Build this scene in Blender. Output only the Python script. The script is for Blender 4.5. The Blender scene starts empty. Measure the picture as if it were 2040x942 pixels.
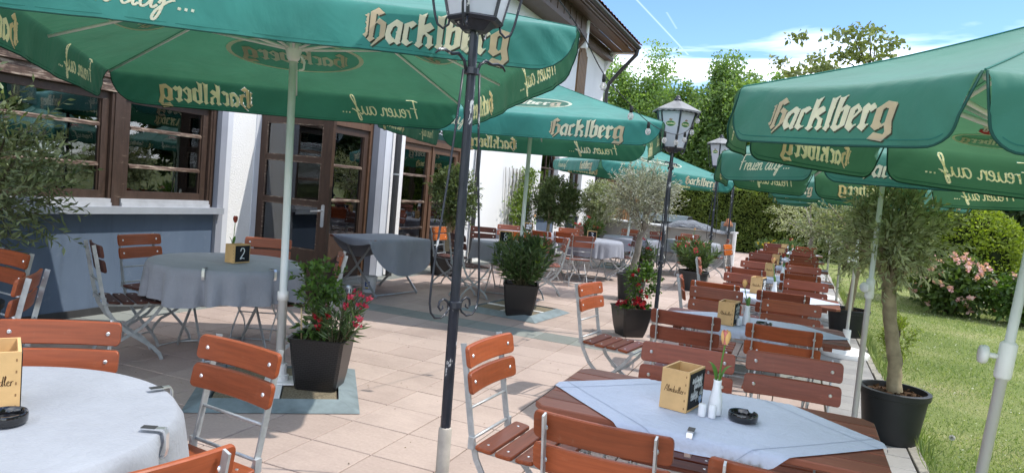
import bpy, math, random
import numpy as np
from mathutils import Vector, Matrix, Quaternion
from mathutils.geometry import tessellate_polygon

scene = bpy.context.scene
COL = scene.collection
PI = math.pi
R = math.radians

# ------------------------------------------------------------------ camera
cam_d = bpy.data.cameras.new('camera')
cam = bpy.data.objects.new('camera', cam_d)
COL.objects.link(cam)
cam_d.sensor_width = 36.0
cam_d.lens = 36.0 * 1401.65 / 2040.0
cam_d.clip_start = 0.05
cam_d.clip_end = 2000
CAM_H = 1.5259
yaw, pitch, roll = 0.38292, 0.066167, 0.089907
_f = Vector((-math.sin(yaw) * math.cos(pitch), math.cos(yaw) * math.cos(pitch), -math.sin(pitch)))
_r = Vector((math.cos(yaw), math.sin(yaw), 0))
_u = _r.cross(_f)
cr, sr = math.cos(roll), math.sin(roll)
RX = cr * _r + sr * _u
UY = -sr * _r + cr * _u
cam.matrix_world = Matrix(((RX.x, UY.x, -_f.x, 0), (RX.y, UY.y, -_f.y, 0), (RX.z, UY.z, -_f.z, CAM_H), (0, 0, 0, 1)))
scene.camera = cam

# ------------------------------------------------------------------ sun, sky, exposure
SUN_AZ = math.atan2(0.948, 0.318)          # clockwise from +Y
SUN_EL = R(57.5)
sun_dir = Vector((math.sin(SUN_AZ) * math.cos(SUN_EL), math.cos(SUN_AZ) * math.cos(SUN_EL), math.sin(SUN_EL)))
sd = bpy.data.lights.new('sun', 'SUN')
sd.energy = 2.3
sd.angle = R(0.53)
sd.color = (1.0, 0.945, 0.86)
sun = bpy.data.objects.new('sun', sd)
COL.objects.link(sun)
sun.rotation_euler = sun_dir.to_track_quat('Z', 'Y').to_euler()

world = bpy.data.worlds.new('World')
scene.world = world
world.use_nodes = True
wn, wl = world.node_tree.nodes, world.node_tree.links
wn.clear()
w_out = wn.new('ShaderNodeOutputWorld')
w_bg = wn.new('ShaderNodeBackground')
w_bg.inputs['Strength'].default_value = 0.15
sky = wn.new('ShaderNodeTexSky')
sky.sky_type = 'NISHITA'
sky.sun_disc = False
sky.sun_elevation = SUN_EL
sky.sun_rotation = SUN_AZ
sky.air_density = 1.0
sky.dust_density = 0.1
sky.ozone_density = 3.0
# high cloud over the whole dome, made brighter and wider as fill light for the shade: noise on the direction projected to a cloud layer
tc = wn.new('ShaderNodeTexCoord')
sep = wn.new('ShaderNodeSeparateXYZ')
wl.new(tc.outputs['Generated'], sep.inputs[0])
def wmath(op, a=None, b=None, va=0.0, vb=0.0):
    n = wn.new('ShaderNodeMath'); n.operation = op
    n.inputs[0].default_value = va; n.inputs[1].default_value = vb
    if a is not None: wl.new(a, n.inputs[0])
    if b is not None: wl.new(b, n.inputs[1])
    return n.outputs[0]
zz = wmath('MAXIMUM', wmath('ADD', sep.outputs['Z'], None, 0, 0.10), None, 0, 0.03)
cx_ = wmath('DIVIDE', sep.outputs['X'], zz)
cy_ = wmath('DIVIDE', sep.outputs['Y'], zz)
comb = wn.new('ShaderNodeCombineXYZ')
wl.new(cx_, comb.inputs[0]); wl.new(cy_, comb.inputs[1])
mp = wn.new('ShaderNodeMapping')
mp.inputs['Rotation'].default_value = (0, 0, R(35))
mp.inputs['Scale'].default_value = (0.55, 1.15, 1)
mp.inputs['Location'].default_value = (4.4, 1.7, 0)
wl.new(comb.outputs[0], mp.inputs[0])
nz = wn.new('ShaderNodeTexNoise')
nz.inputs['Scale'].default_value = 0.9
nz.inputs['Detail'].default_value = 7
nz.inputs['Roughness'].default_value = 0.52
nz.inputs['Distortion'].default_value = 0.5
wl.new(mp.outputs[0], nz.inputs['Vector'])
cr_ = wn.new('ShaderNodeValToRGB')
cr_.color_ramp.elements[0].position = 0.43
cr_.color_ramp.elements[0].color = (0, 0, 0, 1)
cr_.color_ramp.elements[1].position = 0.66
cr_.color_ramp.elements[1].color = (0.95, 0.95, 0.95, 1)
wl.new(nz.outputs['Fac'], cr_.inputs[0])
# contrails: two thin streaks in the cloud layer
def streak(nx, ny, off, width, along0, along1):
    d = wmath('ADD', wmath('MULTIPLY', cx_, None, 0, nx), wmath('MULTIPLY', cy_, None, 0, ny))
    d = wmath('ABSOLUTE', wmath('SUBTRACT', d, None, 0, off))
    m = wmath('SUBTRACT', None, wmath('DIVIDE', d, None, 0, width), 1.0)
    m = wmath('MAXIMUM', m, None, 0, 0)
    a = wmath('ADD', wmath('MULTIPLY', cx_, None, 0, -ny), wmath('MULTIPLY', cy_, None, 0, nx))
    g1 = wmath('GREATER_THAN', a, None, 0, along0)
    g2 = wmath('LESS_THAN', a, None, 0, along1)
    return wmath('MULTIPLY', wmath('MULTIPLY', m, g1), g2)
def sky_uv(px, py):
    v = RX * ((px - 1020) / 1401.65) - UY * ((py - 471) / 1401.65) + _f
    v.normalize()
    z_ = max(v.z + 0.10, 0.03)
    return v.x / z_, v.y / z_
fac = cr_.outputs['Color']
for (x0, y0, x1, y1, wdt, k) in ((1268, 0, 1330, 66, 0.0065, 0.10), (1328, 25, 1348, 58, 0.0060, 0.06)):
    a0, b0 = sky_uv(x0, y0); a1, b1 = sky_uv(x1, y1)
    dx_, dy_ = a1 - a0, b1 - b0
    ln_ = math.hypot(dx_, dy_)
    nx_, ny_ = -dy_ / ln_, dx_ / ln_
    off_ = a0 * nx_ + b0 * ny_
    al0, al1 = sorted((-ny_ * a0 + nx_ * b0, -ny_ * a1 + nx_ * b1))
    if x0 < 1300:
        al0 -= 0.3 if True else 0
    st = streak(nx_, ny_, off_, wdt, al0, al1)
    fac = wmath('MAXIMUM', fac, wmath('MULTIPLY', st, None, 0, k))
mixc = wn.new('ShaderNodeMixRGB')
mixc.inputs[2].default_value = (14.5, 14.7, 14.9, 1)  # cloud radiance raised so the dome fills the shade
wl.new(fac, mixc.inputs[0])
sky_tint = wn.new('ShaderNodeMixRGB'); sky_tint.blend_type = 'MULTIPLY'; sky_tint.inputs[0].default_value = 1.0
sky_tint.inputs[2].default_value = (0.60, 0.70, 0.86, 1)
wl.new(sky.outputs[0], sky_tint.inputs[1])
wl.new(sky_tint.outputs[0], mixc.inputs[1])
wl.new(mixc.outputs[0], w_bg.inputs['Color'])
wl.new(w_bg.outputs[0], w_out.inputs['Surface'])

vs = scene.view_settings
vs.view_transform = 'Standard'
vs.look = 'None'
vs.gamma = 1.0
vs.exposure = 1.0
vs.use_curve_mapping = False
scene.render.engine = 'CYCLES'
scene.cycles.max_bounces = 8
scene.cycles.diffuse_bounces = 3
scene.cycles.glossy_bounces = 3
scene.cycles.transmission_bounces = 4
scene.cycles.transparent_max_bounces = 12

rng = np.random.default_rng(7)
random.seed(7)

# ------------------------------------------------------------------ materials
MATS = {}
def lin(r, g, b):
    def c(v):
        v /= 255.0
        return v / 12.92 if v <= 0.04045 else ((v + 0.055) / 1.055) ** 2.4
    return (c(r), c(g), c(b))

class NT:
    def __init__(self, name):
        m = bpy.data.materials.new(name); m.use_nodes = True
        self.m = m; self.n = m.node_tree.nodes; self.l = m.node_tree.links
        self.n.clear()
        self.out = self.n.new('ShaderNodeOutputMaterial')
        self.b = self.n.new('ShaderNodeBsdfPrincipled')
        self.l.new(self.b.outputs[0], self.out.inputs['Surface'])
        MATS[name] = m
    def node(self, t, **kw):
        n = self.n.new(t)
        for k, v in kw.items(): setattr(n, k, v)
        return n
    def coords(self, kind='Object', scale=(1, 1, 1)):
        t = self.node('ShaderNodeTexCoord'); mp = self.node('ShaderNodeMapping')
        mp.inputs['Scale'].default_value = scale
        self.l.new(t.outputs[kind], mp.inputs[0])
        return mp.outputs[0]
    def wcoords(self, scale=(1, 1, 1)):
        g = self.node('ShaderNodeNewGeometry'); mp = self.node('ShaderNodeMapping')
        mp.inputs['Scale'].default_value = scale
        self.l.new(g.outputs['Position'], mp.inputs[0])
        return mp.outputs[0]
    def noise(self, vec, scale, detail=4, rough=0.55, dist=0.0):
        n = self.node('ShaderNodeTexNoise')
        n.inputs['Scale'].default_value = scale; n.inputs['Detail'].default_value = detail
        n.inputs['Roughness'].default_value = rough; n.inputs['Distortion'].default_value = dist
        if vec is not None: self.l.new(vec, n.inputs['Vector'])
        return n.outputs['Fac']
    def ramp(self, fac, stops):
        n = self.node('ShaderNodeValToRGB')
        e = n.color_ramp.elements
        while len(e) > 1: e.remove(e[-1])
        for i, (p, c) in enumerate(stops):
            if i == 0: e[0].position = p; el = e[0]
            else: el = e.new(p)
            el.color = (*c[:3], 1)
        self.l.new(fac, n.inputs[0])
        return n.outputs[0]
    def mix(self, fac, a, b, mode='MIX'):
        n = self.node('ShaderNodeMixRGB', blend_type=mode)
        for i, v in ((0, fac), (1, a), (2, b)):
            if isinstance(v, (int, float)): n.inputs[i].default_value = v
            elif isinstance(v, tuple): n.inputs[i].default_value = (*v[:3], 1)
            else: self.l.new(v, n.inputs[i])
        return n.outputs[0]
    def math(self, op, a, b=0.0):
        n = self.node('ShaderNodeMath', operation=op)
        for i, v in ((0, a), (1, b)):
            if isinstance(v, (int, float)): n.inputs[i].default_value = v
            else: self.l.new(v, n.inputs[i])
        return n.outputs[0]
    def rand(self):
        o = self.node('ShaderNodeObjectInfo'); g = self.node('ShaderNodeNewGeometry')
        return self.math('FRACT', self.math('ADD', o.outputs['Random'], g.outputs['Random Per Island']))
    def bump(self, h, strength=0.3, dist=0.01):
        n = self.node('ShaderNodeBump')
        n.inputs['Strength'].default_value = strength; n.inputs['Distance'].default_value = dist
        self.l.new(h, n.inputs['Height']); self.l.new(n.outputs[0], self.b.inputs['Normal'])
    def set(self, col=None, rough=0.5, spec=0.5, metal=0.0, coat=0.0):
        if col is not None:
            if isinstance(col, tuple): self.b.inputs['Base Color'].default_value = (*col[:3], 1)
            else: self.l.new(col, self.b.inputs['Base Color'])
        if isinstance(rough, (int, float)): self.b.inputs['Roughness'].default_value = rough
        else: self.l.new(rough, self.b.inputs['Roughness'])
        self.b.inputs['Specular IOR Level'].default_value = spec
        self.b.inputs['Metallic'].default_value = metal
        self.b.inputs['Coat Weight'].default_value = coat
        return self.m

def simple(name, col, rough=0.5, spec=0.5, metal=0.0, var=0.12, scale=8, bump=0.0, bscale=60, coat=0.0):
    t = NT(name)
    v = t.coords('Object')
    n = t.noise(v, scale, 5, 0.6)
    lo = tuple(c * (1 - var) for c in col); hi = tuple(min(1, c * (1 + var)) for c in col)
    c = t.ramp(n, [(0.3, lo), (0.7, hi)])
    t.set(c, rough, spec, metal, coat)
    if bump: t.bump(t.noise(v, bscale, 4), bump, 0.004)
    return t.m

def leafmat(name, c0, c1, trans=0.35, rough=0.45, spec=0.4):
    t = NT(name)
    r = t.rand()
    c = t.ramp(r, [(0.0, c0), (0.55, tuple((a + b) / 2 for a, b in zip(c0, c1))), (1.0, c1)])
    t.set(c, rough, spec)
    tr = t.node('ShaderNodeBsdfTranslucent')
    tc2 = t.mix(1.0, c, (1.25, 1.3, 0.5), 'MULTIPLY')
    t.l.new(tc2, tr.inputs['Color'])
    mx = t.node('ShaderNodeMixShader'); mx.inputs[0].default_value = trans
    t.l.new(t.b.outputs[0], mx.inputs[1]); t.l.new(tr.outputs[0], mx.inputs[2])
    t.l.new(mx.outputs[0], t.out.inputs['Surface'])
    return t.m

def woodslat(name, col, var=0.25, rough=0.33, wear=0.0):
    t = NT(name)
    v = t.coords('Object', (3, 60, 60))
    oi = t.node('ShaderNodeObjectInfo')
    n = t.noise(v, 1.0, 5, 0.6, 0.6)
    lo = tuple(c * (1 - var) for c in col); hi = tuple(min(1, c * (1 + var)) for c in col)
    c = t.ramp(n, [(0.25, lo), (0.75, hi)])
    br = t.ramp(oi.outputs['Random'], [(0, (0.72, 0.70, 0.70)), (1, (1.18, 1.14, 1.12))])
    c = t.mix(1.0, c, br, 'MULTIPLY')
    if wear:
        w = t.noise(t.coords('Object', (9, 9, 9)), 3.0, 6, 0.7)
        wf = t.ramp(w, [(0.60, (0, 0, 0)), (0.75, (wear, wear, wear))])
        c = t.mix(wf, c, (0.30, 0.21, 0.15))
    t.set(c, rough + .06, 0.3, 0.0, 0.04)
    t.bump(n, 0.08, 0.002)
    return t.m

# ground surfaces
def tile_mat(name, cols):
    t = NT(name)
    r = t.rand()
    v = t.wcoords((1, 1, 1))
    base = t.ramp(r, [(0.0, cols[0]), (0.5, cols[1]), (1.0, cols[2])])
    g = t.noise(t.wcoords((6, 28, 6)), 1.0, 6, 0.65, 0.8)
    c = t.mix(0.22, base, t.ramp(g, [(0.3, (0.74, 0.72, 0.70)), (0.7, (1.12, 1.10, 1.08))]), 'MULTIPLY')
    st = t.noise(v, 1.3, 6, 0.65)
    c = t.mix(t.ramp(st, [(0.46, (0, 0, 0)), (0.68, (0.8, 0.8, 0.8))]), c, t.mix(1.0, c, (0.78, 0.77, 0.77), 'MULTIPLY'))
    sp = t.noise(v, 55, 3, 0.6)
    c = t.mix(0.35, c, t.ramp(sp, [(0.35, (0.82, 0.82, 0.82)), (0.65, (1.12, 1.12, 1.12))]), 'MULTIPLY')
    spots = t.noise(v, 9, 2, 0.5)
    c = t.mix(t.ramp(spots, [(0.755, (0, 0, 0)), (0.775, (0.35, 0.35, 0.35))]), c, (0.13, 0.10, 0.08))
    t.set(c, 0.72, 0.3)
    t.bump(t.noise(t.wcoords((40, 60, 40)), 1.0, 5, 0.7), 0.2, 0.003)
    return t.m
tile_mat('tile', [(0.405, 0.318, 0.278), (0.435, 0.345, 0.302), (0.465, 0.372, 0.328)])
tile_mat('tile_grey', [(0.20, 0.215, 0.20), (0.235, 0.25, 0.23), (0.27, 0.285, 0.265)])
tile_mat('paver', [(0.27, 0.265, 0.26), (0.31, 0.305, 0.295), (0.345, 0.335, 0.32)])
simple('joint', (0.075, 0.062, 0.048), 0.95, 0.1, var=0.4, scale=30)
simple('concrete', (0.33, 0.31, 0.27), 0.85, 0.2, var=0.2, scale=14, bump=0.4)
t = NT('lawn')
v = t.wcoords()
a = t.noise(v, 0.7, 6, 0.6); b_ = t.noise(v, 24, 4, 0.7)
c = t.ramp(a, [(0.3, (0.12, 0.165, 0.045)), (0.5, (0.19, 0.225, 0.08)), (0.7, (0.30, 0.285, 0.15))])
c = t.mix(0.6, c, t.ramp(b_, [(0.3, (0.5, 0.55, 0.45)), (0.7, (1.3, 1.25, 1.2))]), 'MULTIPLY')
t.set(c, 0.9, 0.15); t.bump(b_, 0.8, 0.02)
leafmat('grass_blade', (0.10, 0.18, 0.04), (0.36, 0.41, 0.20), 0.4, 0.5)
leafmat('dry_grass', (0.30, 0.24, 0.12), (0.46, 0.38, 0.20), 0.3, 0.6)
# building
t = NT('plaster')
v = t.wcoords()
n = t.noise(v, 60, 4, 0.6, 0.2); d = t.noise(t.wcoords((1, 1, 0.35)), 1.1, 5, 0.6)
c = t.ramp(d, [(0.3, (0.74, 0.74, 0.73)), (0.7, (0.82, 0.82, 0.81))])
t.set(c, 0.85, 0.2); t.bump(n, 0.7, 0.014)
simple('pilaster_grey', (0.27, 0.285, 0.325), 0.7, 0.25, var=0.1, scale=2, bump=0.1)
simple('plaster_smooth', (0.56, 0.58, 0.62), 0.7, 0.25, var=0.06, scale=2, bump=0.1)
simple('plaster_white', (0.78, 0.78, 0.77), 0.8, 0.2, var=0.04, scale=2, bump=0.15)
t = NT('blue_wall')
d = t.noise(t.wcoords((1, 1, 0.5)), 1.4, 6, 0.62, 0.4); d2 = t.noise(t.wcoords((1, 1, 1)), 7, 5, 0.7)
c = t.ramp(d, [(0.3, (0.075, 0.11, 0.165)), (0.7, (0.115, 0.155, 0.22))])
c = t.mix(t.ramp(d2, [(0.6, (0, 0, 0)), (0.78, (0.4, 0.4, 0.4))]), c, (0.22, 0.25, 0.30))
st_ = t.noise(t.wcoords((9, 9, 0.8)), 1.0, 5, 0.7, 0.3)
c = t.mix(t.ramp(st_, [(0.55, (0, 0, 0)), (0.72, (0.35, 0.35, 0.35))]), c, (0.05, 0.065, 0.09))
t.set(c, 0.7, 0.3); t.bump(d2, 0.25, 0.004)
def oldwood(name, dark, light, flake, amount):
    t = NT(name)
    v = t.wcoords((10, 10, 10)); s = t.noise(t.wcoords((14, 14, 2.5)), 2.0, 6, 0.7, 0.8)
    c = t.ramp(s, [(0.3, dark), (0.7, light)])
    fl = t.noise(t.wcoords((7, 3, 30)), 1.6, 7, 0.75, 0.3)
    f = t.ramp(fl, [(1 - amount - 0.06, (0, 0, 0)), (1 - amount + 0.04, (0.85, 0.85, 0.85))])
    c = t.mix(f, c, flake)
    t.set(c, t.ramp(s, [(0.3, (0.42, 0.42, 0.42)), (0.7, (0.62, 0.62, 0.62))]), 0.4); t.bump(s, 0.3, 0.004)
    return t.m
oldwood('frame_wood', (0.032, 0.019, 0.013), (0.068, 0.04, 0.028), (0.25, 0.19, 0.14), 0.33)
oldwood('frame_wood_bar', (0.05, 0.030, 0.021), (0.11, 0.066, 0.046), (0.38, 0.30, 0.23), 0.44)
oldwood('door_wood', (0.035, 0.020, 0.014), (0.075, 0.042, 0.028), (0.25, 0.18, 0.12), 0.30)
oldwood('door_wood_warm', (0.075, 0.038, 0.021), (0.14, 0.075, 0.044), (0.36, 0.27, 0.19), 0.33)
oldwood('soffit_wood', (0.05, 0.030, 0.020), (0.115, 0.07, 0.045), (0.22, 0.16, 0.11), 0.26)
oldwood('shutter_wood', (0.13, 0.065, 0.028), (0.27, 0.155, 0.07), (0.40, 0.28, 0.16), 0.30)
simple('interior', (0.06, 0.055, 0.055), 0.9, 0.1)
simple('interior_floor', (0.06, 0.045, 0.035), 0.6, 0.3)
simple('curtain', (0.40, 0.40, 0.40), 0.9, 0.1)
simple('aluminium', (0.42, 0.45, 0.50), 0.35, 0.5, 0.35, var=0.05)
simple('pipe', (0.045, 0.045, 0.047), 0.45, 0.5, 0.2, var=0.2)
simple('roof_tile', (0.27, 0.10, 0.06), 0.8, 0.2, var=0.3, scale=5, bump=0.2)
t = NT('glass')
gl = t.node('ShaderNodeBsdfGlossy'); gl.inputs['Roughness'].default_value = 0.01; gl.inputs['Color'].default_value = (0.92, 0.95, 1, 1)
tr = t.node('ShaderNodeBsdfTransparent'); tr.inputs['Color'].default_value = (0.72, 0.76, 0.78, 1)
fr = t.node('ShaderNodeFresnel'); fr.inputs['IOR'].default_value = 1.75
fm = t.math('MINIMUM', t.math('ADD', t.math('MULTIPLY', fr.outputs[0], 1.3), 0.02), 1.0)
mx = t.node('ShaderNodeMixShader'); t.l.new(fm, mx.inputs[0]); t.l.new(tr.outputs[0], mx.inputs[1]); t.l.new(gl.outputs[0], mx.inputs[2])
wv = t.noise(t.wcoords(), 2.5, 2)
bp_ = t.node('ShaderNodeBump'); bp_.inputs['Strength'].default_value = 0.05; bp_.inputs['Distance'].default_value = 0.02
t.l.new(wv, bp_.inputs['Height']); t.l.new(bp_.outputs[0], gl.inputs['Normal'])
t.l.new(mx.outputs[0], t.out.inputs['Surface'])
t = NT('bulb_glass')
gl = t.node('ShaderNodeBsdfGlossy'); gl.inputs['Roughness'].default_value = 0.03
tr = t.node('ShaderNodeBsdfTransparent'); tr.inputs['Color'].default_value = (0.93, 0.93, 0.93, 1)
fr = t.node('ShaderNodeFresnel'); fr.inputs['IOR'].default_value = 1.9
mx = t.node('ShaderNodeMixShader'); t.l.new(fr.outputs[0], mx.inputs[0]); t.l.new(tr.outputs[0], mx.inputs[1]); t.l.new(gl.outputs[0], mx.inputs[2])
tl = t.node('ShaderNodeBsdfTranslucent'); tl.inputs['Color'].default_value = (0.9, 0.9, 0.9, 1)  # white mixed into the clear glass, stands in for refracted sky brightness
mx2 = t.node('ShaderNodeMixShader'); mx2.inputs[0].default_value = 0.25; t.l.new(mx.outputs[0], mx2.inputs[1]); t.l.new(tl.outputs[0], mx2.inputs[2])
t.l.new(mx2.outputs[0], t.out.inputs['Surface'])
# fabric with light coming through
def canopy_mat(name, col, tcol, trans, rough=0.7):
    t = NT(name)
    v = t.coords('Object')
    n = t.noise(v, 3.0, 5, 0.6); fine = t.noise(v, 220, 2)
    c = t.mix(1.0, col, t.ramp(n, [(0.3, (0.86, 0.86, 0.86)), (0.7, (1.12, 1.12, 1.12))]), 'MULTIPLY')
    t.set(c, rough, 0.25)
    t.b.inputs['Sheen Weight'].default_value = 0.2
    wr = t.noise(t.coords('Object', (1.2, 1.2, 1.0)), 3.0, 4, 0.5, 0.6)
    t.bump(t.math('ADD', t.math('MULTIPLY', wr, 6.0), t.math('MULTIPLY', fine, 0.1)), 0.28, 0.012)
    tl = t.node('ShaderNodeBsdfTranslucent')
    tcv = t.mix(1.0, tcol, t.ramp(n, [(0.3, (0.88, 0.88, 0.88)), (0.7, (1.1, 1.1, 1.1))]), 'MULTIPLY')
    t.l.new(tcv, tl.inputs['Color'])
    mx = t.node('ShaderNodeMixShader'); mx.inputs[0].default_value = trans
    t.l.new(t.b.outputs[0], mx.inputs[1]); t.l.new(tl.outputs[0], mx.inputs[2])
    t.l.new(mx.outputs[0], t.out.inputs['Surface'])
    return t.m
canopy_mat('canopy', (0.038, 0.225, 0.195), (0.075, 0.24, 0.12), 0.215)
canopy_mat('canopy_small', (0.040, 0.185, 0.138), (0.10, 0.25, 0.12), 0.25)
canopy_mat('print_cream', (0.84, 0.82, 0.72), (0.95, 0.92, 0.62), 0.55)
canopy_mat('print_gold', (0.66, 0.56, 0.44), (0.9, 0.8, 0.5), 0.55)
canopy_mat('print_shadow', (0.035, 0.040, 0.022), (0.1, 0.1, 0.06), 0.15)
canopy_mat('print_dark', (0.02, 0.11, 0.085), (0.6, 0.8, 0.65), 0.5)
canopy_mat('print_red', (0.50, 0.02, 0.03), (0.5, 0.03, 0.04), 0.35)
canopy_mat('print_white', (0.8, 0.8, 0.78), (0.8, 0.8, 0.7), 0.35)
simple('hem', (0.014, 0.065, 0.052), 0.8, 0.2)
simple('seam', (0.022, 0.13, 0.105), 0.8, 0.2)
simple('pole_white', (0.80, 0.80, 0.79), 0.42, 0.4, var=0.05, scale=4)
simple('plastic_white', (0.80, 0.80, 0.79), 0.45, 0.4, var=0.06, scale=5)
simple('steel_plate', (0.19, 0.235, 0.25), 0.6, 0.4, 0.2, var=0.3, scale=6, bump=0.15)
simple('aggregate', (0.19, 0.16, 0.11), 0.9, 0.2, var=0.5, scale=70, bump=0.8, bscale=90)
# chairs and tables
woodslat('slat_orange', (0.275, 0.070, 0.026), wear=.2)
woodslat('slat_red', (0.25, 0.070, 0.040), wear=.2)
woodslat('slat_dark', (0.085, 0.030, 0.022), rough=0.45, wear=0.3)
woodslat('slat_faded', (0.34, 0.125, 0.085), rough=0.6, wear=0.5)
woodslat('slat_amber', (0.46, 0.115, 0.016))
woodslat('table_wood', (0.21, 0.075, 0.046), wear=0.35, rough=0.42)
t = NT('steel')
n = t.noise(t.coords('Object'), 25, 5, 0.6)
t.set(t.ramp(n, [(0.3, (0.36, 0.385, 0.40)), (0.7, (0.52, 0.545, 0.56))]), 0.45, 0.5, 0.55)
simple('steel_bright', (0.75, 0.76, 0.77), 0.28, 0.5, 0.85)
def cloth(name, col, var=0.05):
    t = NT(name)
    v = t.wcoords()
    n = t.noise(v, 3, 5, 0.6); w1 = t.noise(t.wcoords((40, 900, 40)), 1.0, 2); w2 = t.noise(t.wcoords((900, 40, 900)), 1.0, 2)
    c = t.ramp(n, [(0.3, tuple(x * (1 - var) for x in col)), (0.7, tuple(min(1, x * (1 + var)) for x in col))])
    c = t.mix(0.5, c, t.ramp(t.math('ADD', t.math('MULTIPLY', w1, 0.5), t.math('MULTIPLY', w2, 0.5)), [(0.35, (0.88, 0.88, 0.88)), (0.65, (1.08, 1.08, 1.08))]), 'MULTIPLY')
    t.set(c, 0.85, 0.15)
    t.b.inputs['Sheen Weight'].default_value = 0.15
    t.bump(t.math('ADD', t.noise(v, 4, 5, 0.6, 1.0), t.math('MULTIPLY', t.noise(t.wcoords((1, 1, .3)), 16, 3, 0.6, 1.5), 0.35)), 0.45, 0.03)
    return t.m
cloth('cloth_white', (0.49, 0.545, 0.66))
cloth('cloth_lightgrey', (0.275, 0.295, 0.325), 0.10)
cloth('cloth_grey', (0.27, 0.285, 0.325), 0.08)
cloth('cloth_fold', (0.36, 0.42, 0.54))
simple('pine_box', (0.62, 0.40, 0.18), 0.6, 0.3, var=0.15, scale=9, bump=0.1)
simple('pine_dark', (0.25, 0.14, 0.06), 0.7, 0.3)
simple('chalkboard', (0.012, 0.013, 0.016), 0.75, 0.3, var=0.3)
simple('chalk', (0.75, 0.77, 0.78), 0.9, 0.1)
simple('brand_ink', (0.05, 0.022, 0.012), 0.8, 0.1)
simple('blue_sticker', (0.05, 0.22, 0.55), 0.5, 0.4)
simple('ashtray_black', (0.008, 0.008, 0.009), 0.12, 0.6, coat=0.5)
simple('porcelain', (0.80, 0.82, 0.84), 0.2, 0.5)
simple('tulip_pink', (0.62, 0.20, 0.17), 0.5, 0.3, var=0.4, scale=30)
simple('tulip_dark', (0.30, 0.05, 0.03), 0.5, 0.3, var=0.4, scale=30)
simple('tulip_yellow', (0.75, 0.45, 0.18), 0.5, 0.3)
simple('stem_green', (0.10, 0.22, 0.04), 0.5, 0.3)
# lamps
t = NT('lamp_paint')
n = t.noise(t.wcoords((8, 8, 3)), 3.0, 6, 0.7, 0.5)
c = t.ramp(n, [(0.3, (0.010, 0.013, 0.020)), (0.56, (0.022, 0.026, 0.038)), (0.618, (0.03, 0.035, 0.05)), (0.628, (0.50, 0.51, 0.51))])
t.set(c, 0.38, 0.5)
simple('sleeve', (0.42, 0.39, 0.35), 0.8, 0.2, var=0.2, scale=10, bump=0.2)
t = NT('milk_glass')
t.set((0.74, 0.77, 0.84), 0.22, 0.5)
tl = t.node('ShaderNodeBsdfTranslucent'); tl.inputs['Color'].default_value = (0.8, 0.83, 0.88, 1)
mx = t.node('ShaderNodeMixShader'); mx.inputs[0].default_value = 0.4
t.l.new(t.b.outputs[0], mx.inputs[1]); t.l.new(tl.outputs[0], mx.inputs[2]); t.l.new(mx.outputs[0], t.out.inputs['Surface'])
simple('lamp_roof', (0.16, 0.165, 0.17), 0.5, 0.4, 0.4, var=0.25)
simple('emblem_green', (0.02, 0.16, 0.035), 0.5, 0.4)
simple('emblem_cream', (0.75, 0.70, 0.45), 0.5, 0.4)
simple('cable', (0.015, 0.016, 0.016), 0.6, 0.3)
simple('filament', (0.55, 0.45, 0.25), 0.4, 0.5, 0.6)
# plants and pots
simple('pot_black', (0.018, 0.020, 0.022), 0.5, 0.4, var=0.2, scale=6)
simple('pot_grey', (0.032, 0.034, 0.037), 0.5, 0.4, var=0.2, scale=5)
simple('pot_blue', (0.03, 0.055, 0.18), 0.25, 0.5, coat=0.4)
t = NT('wicker')
br = t.node('ShaderNodeTexBrick')
br.offset = 0.5
br.inputs['Scale'].default_value = 1.0
br.inputs['Color1'].default_value = (1, 1, 1, 1); br.inputs['Color2'].default_value = (0.8, 0.8, 0.8, 1)
br.inputs['Mortar'].default_value = (0, 0, 0, 1)
br.inputs['Mortar Size'].default_value = 0.004; br.inputs['Mortar Smooth'].default_value = 1.0
br.inputs['Brick Width'].default_value = 0.034; br.inputs['Row Height'].default_value = 0.013
tcn = t.node('ShaderNodeTexCoord'); sp_ = t.node('ShaderNodeSeparateXYZ'); cb_ = t.node('ShaderNodeCombineXYZ')
t.l.new(tcn.outputs['Object'], sp_.inputs[0])
t.l.new(t.math('ADD', sp_.outputs[0], sp_.outputs[1]), cb_.inputs[0]); t.l.new(sp_.outputs[2], cb_.inputs[1])
t.l.new(cb_.outputs[0], br.inputs['Vector'])
t.set(t.mix(1.0, (0.024, 0.022, 0.023), br.outputs['Color'], 'MULTIPLY'), 0.38, 0.5)
t.bump(br.outputs['Fac'], -0.9, 0.01)
simple('soil', (0.065, 0.038, 0.022), 0.95, 0.1, var=0.5, scale=40, bump=0.9)
simple('bark_olive', (0.30, 0.25, 0.165), 0.9, 0.15, var=0.3, scale=12, bump=0.6, bscale=30)
simple('bark_grey', (0.24, 0.22, 0.19), 0.9, 0.15, var=0.35, scale=10, bump=0.6, bscale=30)
simple('bark_dark', (0.07, 0.055, 0.04), 0.9, 0.15, var=0.3, scale=10, bump=0.5, bscale=30)
simple('twig', (0.12, 0.11, 0.06), 0.8, 0.2)
simple('cane', (0.55, 0.42, 0.24), 0.7, 0.2)
leafmat('leaf_olive', (0.24, 0.275, 0.18), (0.62, 0.65, 0.51), 0.42, 0.42)
leafmat('leaf_olive_dark', (0.09, 0.12, 0.06), (0.25, 0.30, 0.165), 0.32, 0.42)
leafmat('leaf_olive_silver', (0.22, 0.235, 0.20), (0.58, 0.59, 0.53), 0.2, 0.5)
leafmat('leaf_olive_light', (0.16, 0.20, 0.10), (0.42, 0.46, 0.29), 0.3, 0.42)
leafmat('leaf_green', (0.04, 0.085, 0.018), (0.12, 0.22, 0.045), 0.35, 0.38)
leafmat('leaf_shrub', (0.06, 0.095, 0.035), (0.19, 0.245, 0.10), 0.3, 0.4)
leafmat('leaf_dark', (0.04, 0.075, 0.02), (0.12, 0.19, 0.05), 0.3, 0.35)
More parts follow.
